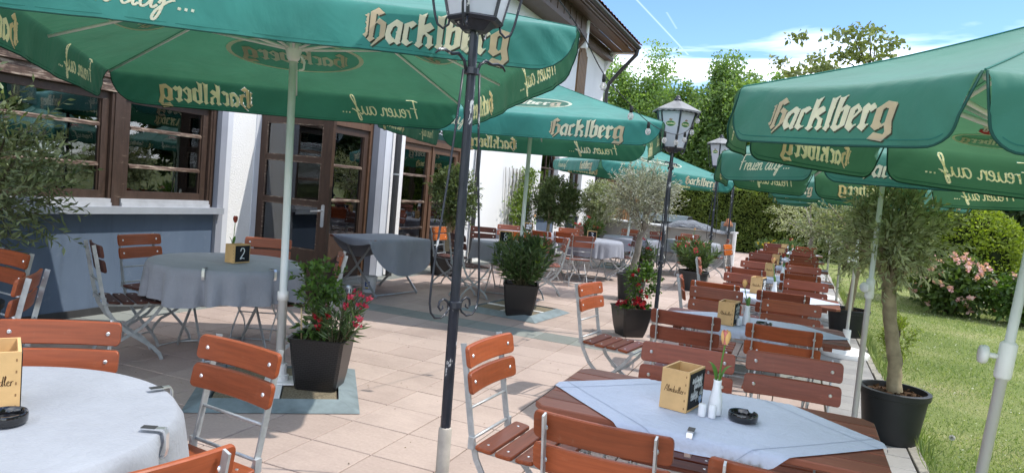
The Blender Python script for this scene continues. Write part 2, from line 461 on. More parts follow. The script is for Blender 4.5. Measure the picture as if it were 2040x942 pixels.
leafmat('leaf_oleander', (0.045, 0.085, 0.03), (0.14, 0.215, 0.08), 0.25, 0.32)
leafmat('leaf_yellowgreen', (0.13, 0.20, 0.02), (0.34, 0.42, 0.06), 0.35, 0.5)
leafmat('leaf_birch', (0.12, 0.215, 0.06), (0.28, 0.40, 0.135), 0.48, 0.5)
leafmat('leaf_birch_dark', (0.085, 0.16, 0.045), (0.21, 0.31, 0.10), 0.48, 0.5)
leafmat('leaf_hedge', (0.09, 0.145, 0.035), (0.30, 0.38, 0.10), 0.5, 0.45)
leafmat('leaf_conifer', (0.02, 0.04, 0.014), (0.065, 0.11, 0.035), 0.25, 0.5)
leafmat('leaf_branch', (0.11, 0.14, 0.05), (0.26, 0.31, 0.11), 0.35, 0.5)
leafmat('leaf_ivy', (0.07, 0.13, 0.02), (0.24, 0.33, 0.06), 0.35, 0.45)
leafmat('petal_red', (0.30, 0.008, 0.018), (0.55, 0.03, 0.05), 0.3, 0.5)
leafmat('petal_pink', (0.55, 0.03, 0.09), (0.75, 0.13, 0.20), 0.3, 0.5)
leafmat('petal_rhodo', (0.66, 0.34, 0.38), (0.86, 0.62, 0.60), 0.3, 0.5)
leafmat('petal_yellow', (0.7, 0.5, 0.03), (0.85, 0.65, 0.1), 0.3, 0.5)
leafmat('clover', (0.34, 0.38, 0.22), (0.66, 0.66, 0.56), 0.3, 0.6)
leafmat('litter', (0.06, 0.04, 0.02), (0.20, 0.14, 0.06), 0.1, 0.7)
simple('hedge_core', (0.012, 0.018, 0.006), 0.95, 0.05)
simple('dandelion', (0.7, 0.7, 0.66), 0.9, 0.1)
simple('bucket_white', (0.72, 0.74, 0.76), 0.4, 0.4)
simple('bucket_print', (0.04, 0.10, 0.35), 0.5, 0.4)
simple('bucket_yellow', (0.65, 0.55, 0.12), 0.5, 0.4)
simple('bowl_print', (0.06, 0.08, 0.16), 0.4, 0.4)
simple('counter_grey', (0.28, 0.275, 0.26), 0.8, 0.2, var=0.12, scale=4, bump=0.15)
simple('counter_top', (0.60, 0.61, 0.61), 0.5, 0.4, var=0.1)
t = NT('tarp')
n = t.noise(t.wcoords((3, 10, 3)), 2.0, 5, 0.6, 1.5)
t.set(t.ramp(n, [(0.3, (0.07, 0.08, 0.10)), (0.7, (0.16, 0.18, 0.21))]), 0.35, 0.5); t.bump(n, 0.8, 0.08)
simple('terracotta', (0.45, 0.20, 0.11), 0.8, 0.2)
simple('grill_black', (0.02, 0.022, 0.026), 0.4, 0.5)
simple('mullion_white', (0.38, 0.39, 0.41), 0.6, 0.3)

# ------------------------------------------------------------------ mesh helpers
class MB:
    def __init__(self):
        self.v = []; self.f = []; self.m = []
    def add(self, vs, fs, mi=0):
        o = len(self.v)
        self.v.extend([tuple(p) for p in vs])
        self.f.extend([tuple(i + o for i in f) for f in fs])
        self.m.extend([mi] * len(fs))
        return self
    def box(self, c, s, rz=0.0, mi=0, M=None):
        x, y, z = s[0] / 2, s[1] / 2, s[2] / 2
        P = [Vector(p) for p in ((-x, -y, -z), (x, -y, -z), (x, y, -z), (-x, y, -z), (-x, -y, z), (x, -y, z), (x, y, z), (-x, y, z))]
        if M is None: M = Matrix.Rotation(rz, 4, 'Z')
        C = Vector(c)
        return self.add([(M @ p) + C for p in P], [(0, 3, 2, 1), (4, 5, 6, 7), (0, 1, 5, 4), (1, 2, 6, 5), (2, 3, 7, 6), (3, 0, 4, 7)], mi)
    def b2(self, x0, x1, y0, y1, z0, z1, mi=0):
        return self.box(((x0 + x1) / 2, (y0 + y1) / 2, (z0 + z1) / 2), (abs(x1 - x0), abs(y1 - y0), abs(z1 - z0)), 0, mi)
    def tube(self, path, r, n=6, mi=0, caps=True):
        P = [Vector(p) for p in path]
        rs = list(r) if hasattr(r, '__len__') else [r] * len(P)
        rings = []
        ref = None
        for i, p in enumerate(P):
            if i == 0: d = P[1] - P[0]
            elif i == len(P) - 1: d = P[-1] - P[-2]
            else: d = (P[i + 1] - P[i]).normalized() + (P[i] - P[i - 1]).normalized()
            if d.length < 1e-9: d = Vector((0, 0, 1))
            d.normalize()
            if ref is None:
                ref = Vector((0, 0, 1)) if abs(d.z) < 0.9 else Vector((1, 0, 0))
            a = (ref - d * ref.dot(d))
            if a.length < 1e-6: a = d.orthogonal()
            a.normalize(); b = d.cross(a); ref = a
            rings.append([p + (a * math.cos(2 * PI * k / n) + b * math.sin(2 * PI * k / n)) * rs[i] for k in range(n)])
        vs = [q for ring in rings for q in ring]
        fs = []
        for i in range(len(P) - 1):
            for k in range(n):
                fs.append((i * n + k, i * n + (k + 1) % n, (i + 1) * n + (k + 1) % n, (i + 1) * n + k))
        if caps:
            fs.append(tuple(reversed(range(n)))); fs.append(tuple((len(P) - 1) * n + k for k in range(n)))
        return self.add(vs, fs, mi)
    def flat(self, path, side, w, t, mi=0):
        """flat bar swept along path; 'side' = thickness direction (fixed), w = width in the bending plane"""
        P = [Vector(p) for p in path]; S = Vector(side).normalized()
        vs = []
        for i, p in enumerate(P):
            d = (P[min(i + 1, len(P) - 1)] - P[max(i - 1, 0)]).normalized()
            q = d.cross(S).normalized() * (w / 2)
            h = S * (t / 2)
            vs += [p - q - h, p + q - h, p + q + h, p - q + h]
        fs = []
        for i in range(len(P) - 1):
            for k in range(4):
                fs.append((i * 4 + k, i * 4 + (k + 1) % 4, i * 4 + 4 + (k + 1) % 4, i * 4 + 4 + k))
        fs.append((3, 2, 1, 0)); e = (len(P) - 1) * 4; fs.append((e, e + 1, e + 2, e + 3))
        return self.add(vs, fs, mi)
    def lathe(self, prof, n=24, c=(0, 0, 0), mi=0, sx=1.0, sy=1.0):
        vs = []
        for r_, z in prof:
            for k in range(n):
                a = 2 * PI * k / n
                vs.append((c[0] + r_ * sx * math.cos(a), c[1] + r_ * sy * math.sin(a), c[2] + z))
        fs = []
        for i in range(len(prof) - 1):
            for k in range(n):
                fs.append((i * n + k, i * n + (k + 1) % n, (i + 1) * n + (k + 1) % n, (i + 1) * n + k))
        if prof[0][0] > 1e-4: fs.append(tuple(reversed(range(n))))
        if prof[-1][0] > 1e-4: fs.append(tuple((len(prof) - 1) * n + k for k in range(n)))
        return self.add(vs, fs, mi)
    def sheet(self, fn, nu, nv, mi=0, flip=False):
        vs = [fn(i / nu, j / nv) for j in range(nv + 1) for i in range(nu + 1)]
        fs = []
        for j in range(nv):
            for i in range(nu):
                a = j * (nu + 1) + i
                q = (a, a + 1, a + nu + 2, a + nu + 1)
                fs.append(tuple(reversed(q)) if flip else q)
        return self.add(vs, fs, mi)
    def prism(self, poly, fn0, fn1, mi=0):
        """closed polygon between two mappings (bottom, top)"""
        n = len(poly)
        vs = [fn0(*p) for p in poly] + [fn1(*p) for p in poly]
        fs = [tuple(reversed(range(n))), tuple(range(n, 2 * n))]
        for k in range(n):
            fs.append((k, (k + 1) % n, n + (k + 1) % n, n + k))
        return self.add(vs, fs, mi)
    def build(self, name, mats, parent=None, smooth=False, loc=None):
        me = bpy.data.meshes.new(name)
        me.from_pydata(self.v, [], self.f)
        if not isinstance(mats, (list, tuple)): mats = [mats]
        for m in mats: me.materials.append(MATS[m])
        if len(mats) > 1: me.polygons.foreach_set('material_index', self.m)
        if smooth:
            me.polygons.foreach_set('use_smooth', [True] * len(me.polygons))
        me.update()
        return link(name, me, parent, loc, smooth)

def link(name, me, parent=None, loc=None, smooth=False):
    o = bpy.data.objects.new(name, me)
    COL.objects.link(o)
    if parent is not None: o.parent = parent
    if loc is not None: o.location = loc
    if smooth == 'auto':
        pass
    return o

def auto_smooth(o, ang=40):
    me = o.data
    me.polygons.foreach_set('use_smooth', [True] * len(me.polygons))
    try: me.set_sharp_from_angle(angle=R(ang))
    except Exception: pass
    return o

def np_mesh(name, V, F, mat, parent=None, loc=None):
    me = bpy.data.meshes.new(name)
    V = np.ascontiguousarray(V, dtype=np.float32); F = np.ascontiguousarray(F, dtype=np.int32)
    M, k = F.shape
    me.vertices.add(len(V)); me.vertices.foreach_set('co', V.ravel())
    me.loops.add(M * k); me.loops.foreach_set('vertex_index', F.ravel())
    me.polygons.add(M); me.polygons.foreach_set('loop_start', np.arange(0, M * k, k, dtype=np.int32))
    me.update(calc_edges=True); me.validate()
    mats = mat if isinstance(mat, (list, tuple)) else [mat]
    for m in mats: me.materials.append(MATS[m])
    return link(name, me, parent, loc)

LABELS = {}
def tag(o, label, cat, group=None, kind=None):
    if label: o['label'] = label
    if cat: o['category'] = cat
    if group: o['group'] = group
    if kind: o['kind'] = kind
    if label:
        LABELS.setdefault(label, []).append(o.name)
    return o
def thing(name, label, cat, loc=(0, 0, 0), rz=0.0, group=None):
    o = bpy.data.objects.new(name, None)
    o.empty_display_size = 0.1
    COL.objects.link(o)
    o.location = loc; o.rotation_euler = (0, 0, rz)
    return tag(o, label, cat, group)
def struct(o):
    o['kind'] = 'structure'; return o
def copy_tree(o, parent=None):
    c = o.copy(); COL.objects.link(c); c.parent = parent
    for ch in CHILDREN.get(o.name, []) or [x for x in o.children]:
        copy_tree(ch, c)
    return c
CHILDREN = {}

def rounded_rect(w, h, r, n=4):
    P = []
    for cx, cy, a0 in ((w / 2 - r, h / 2 - r, 0), (-w / 2 + r, h / 2 - r, 90), (-w / 2 + r, -h / 2 + r, 180), (w / 2 - r, -h / 2 + r, 270)):
        for k in range(n + 1):
            a = R(a0 + 90 * k / n)
            P.append((cx + r * math.cos(a), cy + r * math.sin(a)))
    return P
def chamfer_slab(mb, poly, z0, z1, ch, fn, mi=0):
    """slab from a 2D polygon with chamfered upper and lower rim, mapped by fn(x, y, z)"""
    cx = sum(p[0] for p in poly) / len(poly); cy = sum(p[1] for p in poly) / len(poly)
    xs = max(abs(p[0] - cx) for p in poly); ys = max(abs(p[1] - cy) for p in poly)
    def inset(p): return (cx + (p[0] - cx) * (1 - ch / xs), cy + (p[1] - cy) * (1 - ch / ys))
    rings = [[fn(*inset(p), z0) for p in poly], [fn(*p, z0 + ch) for p in poly], [fn(*p, z1 - ch) for p in poly], [fn(*inset(p), z1) for p in poly]]
    n = len(poly)
    vs = [q for r_ in rings for q in r_]
    fs = [tuple(reversed(range(n))), tuple(range(3 * n, 4 * n))]
    for i in range(3):
        for k in range(n):
            fs.append((i * n + k, i * n + (k + 1) % n, (i + 1) * n + (k + 1) % n, (i + 1) * n + k))
    mb.add(vs, fs, mi)
    return mb

# leaves: folded diamonds, one island each
def leaf_arrays(P, D, L, W, fold=0.25, tw=None):
    N = len(P)
    D = D / np.maximum(np.linalg.norm(D, axis=1, keepdims=True), 1e-9)
    rv = rng.normal(size=(N, 3)) if tw is None else tw
    S = np.cross(D, rv); S /= np.maximum(np.linalg.norm(S, axis=1, keepdims=True), 1e-9)
    Nn = np.cross(S, D)
    L = np.broadcast_to(np.asarray(L, float), (N,))[:, None]; W = np.broadcast_to(np.asarray(W, float), (N,))[:, None]
    b = P; m = P + D * L * 0.45
    l_ = m + S * W / 2 + Nn * W * fold; r_ = m - S * W / 2 + Nn * W * fold
    t_ = P + D * L - Nn * L * 0.06
    V = np.stack([b, r_, t_, l_], 1).reshape(-1, 3)
    i = np.arange(N)[:, None] * 4
    F = np.concatenate([i + np.array([[0, 1, 2]]), i + np.array([[0, 2, 3]])], 0)
    return V, F
def rdir(n, up=0.0):
    u = rng.normal(size=(n, 3)); u /= np.linalg.norm(u, axis=1, keepdims=True)
    u[:, 2] += up; u /= np.linalg.norm(u, axis=1, keepdims=True)
    return u
def twig_crown(c, rad, ntw, lpt, tl, L, W, up=0.35, ncl=14, spread=0.42, ang=0.75, inner=0.25, lj=0.3):
    """twigs set in clusters through an ellipsoid; returns leaf arrays and twig segments"""
    c = np.array(c, float); rad = np.array(rad, float)
    cd = rdir(ncl, 0.1); cr2 = inner + (1 - inner) * rng.random(ncl) ** 0.5
    cc = cd * (cr2 * 0.82)[:, None]
    idx = rng.integers(0, ncl, ntw)
    s = cc[idx] + rng.normal(size=(ntw, 3)) * spread * 0.5
    ln = np.linalg.norm(s, axis=1, keepdims=True)
    s = np.where(ln > 1.0, s / ln * (0.86 + 0.14 * rng.random((ntw, 1))), s)
    st = c + s * rad
    od = s * rad; od /= np.maximum(np.linalg.norm(od, axis=1, keepdims=True), 1e-6)
    d = od + rng.normal(size=(ntw, 3)) * 0.45; d[:, 2] += up
    d /= np.linalg.norm(d, axis=1, keepdims=True)
    tlen = tl * (0.55 + 0.9 * rng.random(ntw))
    k = np.linspace(0.08, 1.0, lpt)
    P = st[:, None, :] + d[:, None, :] * (k[None, :, None] * tlen[:, None, None])
    P = P.reshape(-1, 3)
    dd = np.repeat(d, lpt, 0)
    q = rdir(len(P))
    q = q - dd * (q * dd).sum(1, keepdims=True); q /= np.maximum(np.linalg.norm(q, axis=1, keepdims=True), 1e-6)
    LD = dd * (1 - ang * 0.5) + q * ang
    Ls = L * (1 - lj + 2 * lj * rng.random(len(P)))
    V, F = leaf_arrays(P, LD, Ls, W * (0.8 + 0.4 * rng.random(len(P))))
    return V, F, st, st + d * tlen[:, None]
def twig_mesh(A, B, r0=0.003, r1=0.0012):
    n = len(A)
    D = B - A; D /= np.maximum(np.linalg.norm(D, axis=1, keepdims=True), 1e-9)
    S = np.cross(D, rdir(n)); S /= np.maximum(np.linalg.norm(S, axis=1, keepdims=True), 1e-9)
    T = np.cross(D, S)
    ring = [S, -0.5 * S + 0.87 * T, -0.5 * S - 0.87 * T]
    V = np.stack([A + ring[k] * r0 for k in range(3)] + [B + ring[k] * r1 for k in range(3)], 1).reshape(-1, 3)
    i = np.arange(n)[:, None] * 6
    F = np.concatenate([i + np.array([[k, (k + 1) % 3, 3 + (k + 1) % 3, 3 + k]]) for k in range(3)], 0)
    return V, F
def join(parts):
    V = []; F = []; o = 0
    for v, f in parts:
        V.append(v); F.append(f + o); o += len(v)
    return np.concatenate(V), np.concatenate(F)

# ================================================================== SETTING
def cam_px(x, y, z):
    d = Vector((x, y, z - CAM_H))
    w = d.dot(_f)
    if w < 0.1: return (-9999, -9999, w)
    return (1020 + 1401.65 * d.dot(RX) / w, 471 - 1401.65 * d.dot(UY) / w, w)

lawn = MB().sheet(lambda u, v: (0.88 + (u ** 2) * 300, -60 + v * 420, -0.03 + (0.02 * math.sin(u * 40) * math.sin(v * 70))), 40, 60).build('lawn', 'lawn')
struct(lawn)
ground = MB().add([(-320, -60, -0.06), (0.9, -60, -0.06), (0.9, 360, -0.06), (-320, 360, -0.06)], [(0, 1, 2, 3)]).build('ground', 'lawn')
struct(ground)

# patio: bed with sunken joints, slabs on it
TS = 0.4
X_OFF, Y_OFF = -2.442, 2.875
patio = MB().b2(-6.05, 0.36, -1.0, 27.0, -0.05, -0.010).build('patio', 'joint')
struct(patio)
def slab_mesh(name, sx, sy, mat, h=0.03):
    mb = MB()
    x, y = sx / 2, sy / 2; c = 0.0035
    vs = [(-x, -y, -h), (x, -y, -h), (x, y, -h), (-x, y, -h), (-x, -y, -c), (x, -y, -c), (x, y, -c), (-x, y, -c),
          (-x + c, -y + c, 0), (x - c, -y + c, 0), (x - c, y - c, 0), (-x + c, y - c, 0)]
    fs = [(0, 1, 5, 4), (1, 2, 6, 5), (2, 3, 7, 6), (3, 0, 4, 7), (4, 5, 9, 8), (5, 6, 10, 9), (6, 7, 11, 10), (7, 4, 8, 11), (8, 9, 10, 11)]
    me = bpy.data.meshes.new(name); me.from_pydata(vs, [], fs); me.materials.append(MATS[mat]); me.update()
    return me, vs, fs
tile_me, tvs, tfs = slab_mesh('patio_tile', TS - 0.008, TS - 0.008, 'tile')
tileg_me, _, _ = slab_mesh('patio_tile_grey', TS - 0.008, TS - 0.008, 'tile_grey')
cells = []
for i in range(-9, 7):
    for j in range(-9, 60):
        x = X_OFF + TS * (i + 0.5); y = Y_OFF + TS * (j + 0.5)
        px, py, w = cam_px(x, y, 0)
        vis = -80 < px < 2120 and -50 < py < 1040 and w > 0.3
        grey = (j == 10) or (i == -9)
        cells.append((0 if vis else 1, w if w > 0 else 999, x, y, grey, j))
cells.sort(key=lambda c: (c[0], c[1]))
rest = {False: MB(), True: MB()}
for k, (nv, w, x, y, grey, j) in enumerate(cells):
    if y > 27: continue
    dz = random.uniform(-0.0012, 0.0012)
    if k < 300 and nv == 0:
        o = link('paving_slab', tileg_me if grey else tile_me, patio, (x, y, dz))
        o.rotation_euler = (random.uniform(-.002, .002), random.uniform(-.002, .002), random.uniform(-.002, .002))
    else:
        rest[grey].add([(v[0] + x, v[1] + y, v[2] + dz) for v in tvs], tfs)
for g, mb in rest.items():
    o = mb.build('paving_slabs', 'tile_grey' if g else 'tile', patio); o['kind'] = 'stuff'
# grey paver band along the lawn and its edging
band = MB().b2(0.36, 0.86, -1.0, 22.0, -0.05, -0.011).build('paver_band', 'joint'); struct(band)
pav_me, pvs, pfs = slab_mesh('paver', 0.485, 0.245, 'paver')
for j in range(-4, 86):
    y = 0.125 + 0.25 * j
    o = link('paver', pav_me, band, (0.611, y, random.uniform(-.002, .002)))
kerb_me, _, _ = slab_mesh('edging_stone', 0.07, 0.49, 'concrete', 0.06)
edging = MB().b2(0.862, 0.94, -1.0, 22.0, -0.08, -0.02).build('edging', 'joint'); struct(edging)
for j in range(-2, 44):
    o = link('edging_stone', kerb_me, edging, (0.90 + random.uniform(-.004, .004), 0.25 + 0.5 * j, 0.004 + random.uniform(-.004, .004)))
    o.rotation_euler = (0, random.uniform(-.03, .03), random.uniform(-.012, .012))

# ------------------------------------------------------------------ the inn
inn = thing('inn_building', 'white roughcast inn with brown wooden windows, doors and tiled roof', 'building', (0, 0, 0))
def part(name, mat, fn, parent=inn, smooth=False):
    mb = MB(); fn(mb); return mb.build(name, mat, parent, smooth)
XO = -6.0
def wallbox(y0, y1, z0, z1, mat='plaster', x0=-6.3, x1=XO, name='wall'):
    return part(name, mat, lambda m: m.b2(x0, x1, y0, y1, z0, z1))
ZT = 2.75
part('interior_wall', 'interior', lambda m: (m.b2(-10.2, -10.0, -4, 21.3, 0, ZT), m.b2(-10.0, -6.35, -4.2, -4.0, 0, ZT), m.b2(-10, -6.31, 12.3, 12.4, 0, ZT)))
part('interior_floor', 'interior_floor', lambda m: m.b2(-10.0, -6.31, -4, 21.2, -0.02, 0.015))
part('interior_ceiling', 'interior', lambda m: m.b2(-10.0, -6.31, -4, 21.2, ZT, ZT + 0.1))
wallbox(-4, 6.02, 0.0, 0.985, 'blue_wall', -6.3, -6.03, 'parapet')
part('plinth', 'pipe', lambda m: m.b2(-6.03, -6.012, -4, 6.02, 0.0, 0.07))
part('window_sill', 'aluminium', lambda m: (m.b2(-6.2, -5.92, -4, 6.06, 0.988, 1.03), m.b2(-5.925, -5.915, -4, 6.06, 0.965, 1.03)))
wallbox(6.02, 6.11, 0, ZT, 'pilaster_grey', -6.3, -5.985, 'pilaster')
wallbox(6.11, 6.19, 0, ZT, 'plaster_smooth', -6.3, -5.99, 'pilaster')
wallbox(6.19, 6.56, 0, ZT)
wallbox(6.56, 6.65, 0, ZT, 'plaster_smooth', -6.3, -5.99, 'pilaster')
wallbox(9.1, 9.27, 0, ZT, 'pilaster_grey', -6.3, -5.95, 'pilaster')
wallbox(9.27, 9.44, 0, ZT, 'plaster_smooth', -6.3, -5.94, 'pilaster')
wallbox(9.44, 9.66, 0, ZT)
wallbox(9.66, 9.9, 0, ZT, 'plaster', -6.3, -5.98)
wallbox(12.1, 16.4, 0, ZT)
wallbox(16.4, 17.75, 0, 0.93, 'blue_wall', -6.3, -6.03, 'parapet')
wallbox(17.75, 18.75, 0, ZT)
wallbox(18.75, 19.95, 0, 0.93, 'blue_wall', -6.3, -6.03, 'parapet')
wallbox(19.95, 21.4, 0, ZT)
wallbox(-4, 21.4, ZT, 5.93, 'plaster')
wallbox(21.1, 21.398, 0, 7.0, 'plaster', -12, -6.302, 'wall')
for (a, b) in ((16.3, 17.85), (18.65, 20.05)):
    part('window_sill', 'plaster_white', lambda m: m.b2(-6.2, -5.93, a, b, 0.932, 0.99))

def glazed(name, y0, y1, z0, z1, rails, X=-6.12, mat='frame_wood', barmat='frame_wood_bar', st=0.075, bar=0.038, vbars=(), depth=0.07, parent=inn, top=None, bot=None):
    """wooden frame in the plane x=X with panes between horizontal bars"""
    top = st if top is None else top; bot = st if bot is None else bot
    w = MB()
    h = depth / 2
    w.b2(X - h, X + h, y0, y0 + st, z0, z1); w.b2(X - h, X + h, y1 - st, y1, z0, z1)
    w.b2(X - h, X + h, y0 + st, y1 - st, z1 - top, z1); w.b2(X - h, X + h, y0 + st, y1 - st, z0, z0 + bot)
    # stepped inner rebate catches light
    w.b2(X - h * .5, X + h * .55, y0 + st, y0 + st + .014, z0 + bot, z1 - top); w.b2(X - h * .5, X + h * .55, y1 - st - .014, y1 - st, z0 + bot, z1 - top)
    o = w.build(name, mat, parent)
    zs = [z0 + bot] + list(rails) + [z1 - top]
    ys = [y0 + st + .014] + list(vbars) + [y1 - st - .014]
    for r_ in rails:
        MB().prism([(X - h * .8, r_ - bar / 2), (X + h * 1.05, r_ - bar / 2), (X + h * 1.05, r_ + bar * .15), (X + h * .35, r_ + bar / 2), (X - h * .8, r_ + bar / 2)],
                   lambda a, b: (a, y0 + st + .014, b), lambda a, b: (a, y1 - st - .014, b)).build('glazing_bar', barmat, o)
    for vb in vbars:
        MB().b2(X - h * .7, X + h * .7, vb - bar / 2, vb + bar / 2, z0 + bot, z1 - top).build('glazing_bar', barmat, o)
    for i in range(len(zs) - 1):
        for j in range(len(ys) - 1):
            a0 = zs[i] + (bar / 2 if i else 0); a1 = zs[i + 1] - (bar / 2 if i < len(zs) - 2 else 0)
            b0 = ys[j] + (bar / 2 if j else 0); b1 = ys[j + 1] - (bar / 2 if j < len(ys) - 2 else 0)
            MB().b2(X - .004, X + .004, b0, b1, a0, a1).build('pane', 'glass', o)
    return o
# big dining-room window, in bays
for (a, b) in ((4.88, 5.93), (3.28, 4.73), (1.6, 3.13), (-0.1, 1.45)):
    glazed('window', a, b, 1.10, 2.10, (1.42, 1.79))
    glazed('window', a, b, 2.27, ZT, (), st=0.06)
    part('lower_sill', 'mullion_white', lambda m: (m.b2(-6.10, -6.02, a - .02, b + .02, 1.03, 1.062), m.b2(-6.12, -6.035, a - .02, b + .02, 1.062, 1.10)))
for (a, b) in ((4.73, 4.88), (5.93, 6.02), (3.13, 3.28), (1.45, 1.6)):
    part('mullion', 'frame_wood', lambda m: (m.b2(-6.19, -6.055, a + .002, b - .002, 1.031, ZT), m.b2(-6.055, -6.045, a + .03, b - .03, 1.031, ZT)))
part('transom_beam', 'frame_wood_bar', lambda m: (m.b2(-6.18, -6.04, -3, 6.018, 2.102, 2.17), m.b2(-6.18, -6.06, -3, 6.018, 2.17, 2.225), m.b2(-6.18, -6.03, -3, 6.018, 2.225, 2.268)))
# curtains and a few things inside, dim behind the panes
part('curtain', 'curtain', lambda m: m.sheet(lambda u, v: (-6.45 + 0.03 * math.sin(u * 40), 5.55 + u * 0.3, 1.05 + v * 1.65), 24, 2))
part('curtain', 'curtain', lambda m: m.sheet(lambda u, v: (-6.45 + 0.03 * math.sin(u * 40), 3.4 + u * 0.25, 1.05 + v * 1.65), 24, 2))
# entrance: leaf standing open at right angles, fixed leaf closed, fanlight above
part('door_frame', 'door_wood_warm', lambda m: (m.b2(-6.2, -6.06, 6.651, 6.72, 0.02, ZT), m.b2(-6.2, -6.06, 9.02, 9.099, 0.02, ZT), m.b2(-6.2, -6.05, 6.72, 9.02, 2.2, 2.29), m.b2(-6.2, -6.06, 7.86, 7.93, 0.02, 2.2)))
part('doorstep', 'concrete', lambda m: m.b2(-6.3, -5.97, 6.66, 9.09, -0.03, 0.02))
glazed('fanlight', 6.725, 7.86, 2.292, ZT, (), st=.05); glazed('fanlight', 7.87, 9.018, 2.292, ZT, (), st=.05)
glazed('door', 7.94, 9.01, 0.03, 2.195, (1.15, 1.64), mat='door_wood', X=-6.12, st=.10, bot=.64)
def door_leaf(parent):
    d = MB(); W = 1.06; H = 2.17; s = .115
    # built in plane y = 6.665, running from x=-6.02 out to x=-4.96
    x0, x1 = -6.02, -4.96; y0, y1 = 6.64, 6.695
    d.b2(x0, x0 + s, y0, y1, 0.035, 2.205); d.b2(x1 - s - .02, x1, y0, y1, 0.035, 2.205)
    d.b2(x0 + s, x1 - s - .02, y0, y1, 2.205 - .14, 2.205); d.b2(x0 + s, x1 - s - .02, y0, y1, 0.035, 0.62)
    o = d.build('open_door', 'door_wood', parent)
    zs = [0.62, 1.16, 1.66, 2.065]
    for z in zs[1:-1]:
        MB().b2(x0 + s, x1 - s - .02, y0 + .008, y1 - .008, z - .028, z + .028).build('glazing_bar', 'door_wood', o)
    for i in range(3):
        a0 = zs[i] + (.028 if i else 0); a1 = zs[i + 1] - (.028 if i < 2 else 0)
        MB().b2(x0 + s, x1 - s - .02, y0 + .024, y0 + .030, a0, a1).build('pane', 'glass', o)
        f = MB()
        for (u0, u1, v0, v1) in ((x0 + s, x0 + s + .012, a0, a1), (x1 - s - .032, x1 - s - .02, a0, a1), (x0 + s + .012, x1 - s - .032, a0, a0 + .012), (x0 + s + .012, x1 - s - .032, a1 - .012, a1)):
            f.b2(u0, u1, y0 + .004, y0 + .018, v0, v1)
        f.build('glazing_bead', 'frame_wood_bar', o)
    hp = MB(); hp.prism(rounded_rect(.045, .26, .02), lambda a, b: (x1 - .065 + a, y0 - .0, 1.03 + b), lambda a, b: (x1 - .065 + a, y0 - .008, 1.03 + b))
    hp.tube([(x1 - .065, y0 - .008, 1.09), (x1 - .065, y0 - .055, 1.09), (x1 - .085, y0 - .06, 1.088), (x1 - .19, y0 - .058, 1.075)], .010, 8)
    hp.build('door_handle', 'steel_bright', o)
    for z in (.35, 1.85):
        MB().tube([(x0 - .005, y1 + .01, z - .06), (x0 - .005, y1 + .01, z + .06)], .012, 8).build('hinge', 'pipe', o)
door_leaf(inn)
# double door further on
part('door_frame', 'door_wood_warm', lambda m: (m.b2(-6.2, -6.06, 9.901, 9.96, 0.02, ZT), m.b2(-6.2, -6.06, 12.04, 12.099, 0.02, ZT), m.b2(-6.2, -6.045, 9.96, 12.04, 2.15, 2.24)))
part('doorstep', 'concrete', lambda m: m.b2(-6.3, -5.97, 9.92, 12.08, -0.03, 0.02))
glazed('fanlight', 9.962, 10.99, 2.242, ZT, (), st=.05); glazed('fanlight', 11.01, 12.038, 2.242, ZT, (), st=.05)
for (a, b) in ((9.965, 10.985), (11.015, 12.035)):
    glazed('door', a, b, 0.03, 2.145, (.72, 1.17, 1.62), mat='door_wood_warm', X=-6.12, st=.11, bot=.28, bar=.04)
part('cover_strip', 'door_wood_warm', lambda m: m.b2(-6.13, -6.06, 10.986, 11.014, 0.03, 2.145))
# arched windows
def arch_window(y0, y1):
    yc = (y0 + y1) / 2
    o = glazed('window', y0 + .05, y1 - .05, 1.0, ZT, (1.35, 1.75, 2.15), X=-6.14, mat='frame_wood', barmat='frame_wood', st=.08, vbars=(yc,))
    hw = (y1 - y0) / 2 - .14
    m = MB()
    pts = [(-6.085, yc - hw * math.cos(a), 2.2 + hw * .95 * math.sin(a)) for a in [PI * k / 14 for k in range(15)]]
    m.tube(pts, .028, 6); m.build('arched_bar', 'frame_wood_bar', o)
    sp = MB()
    mb = MB()
arch_window(16.4, 17.75); arch_window(18.75, 19.95)
# gutters and downpipes
def pipe(path, r=.05, n=10, nm='downpipe'):
    o = part(nm, 'pipe', lambda m: m.tube(path, r, n)); auto_smooth(o); return o
pipe([(-5.89, 9.55, 0), (-5.89, 9.55, 5.8)])
pipe([(-5.93, 12.6, 0), (-5.93, 12.6, 5.8)], .045)
for z in (.6, 1.6, 2.5):
    part('pipe_clip', 'steel', lambda m: m.lathe([(.056, z - .012), (.056, z + .012)], 12, (-5.89, 9.55, 0)))
pipe([(-4.97, 21.0, 6.02), (-5.0, 21.02, 5.86), (-5.55, 21.25, 5.35), (-5.86, 21.42, 5.05), (-5.92, 21.45, 4.85), (-5.92, 21.45, 0)], .06)
def gutter(m):
    n = 8
    m.sheet(lambda u, v: (-4.97 + .085 * math.cos(PI + PI * v), 8 + u * 13.1, 6.10 + .085 * math.sin(PI + PI * v)), 1, n)
    m.sheet(lambda u, v: (-4.97 + .075 * math.cos(PI + PI * v), 8 + u * 13.1, 6.10 + .075 * math.sin(PI + PI * v)), 1, n, flip=True)
    m.prism([(math.cos(PI + PI * k / 10), math.sin(PI + PI * k / 10)) for k in range(11)], lambda a, b: (-4.97 + .085 * a, 21.09, 6.1 + .085 * b), lambda a, b: (-4.97 + .085 * a, 21.11, 6.1 + .085 * b))
part('gutter', 'pipe', gutter)
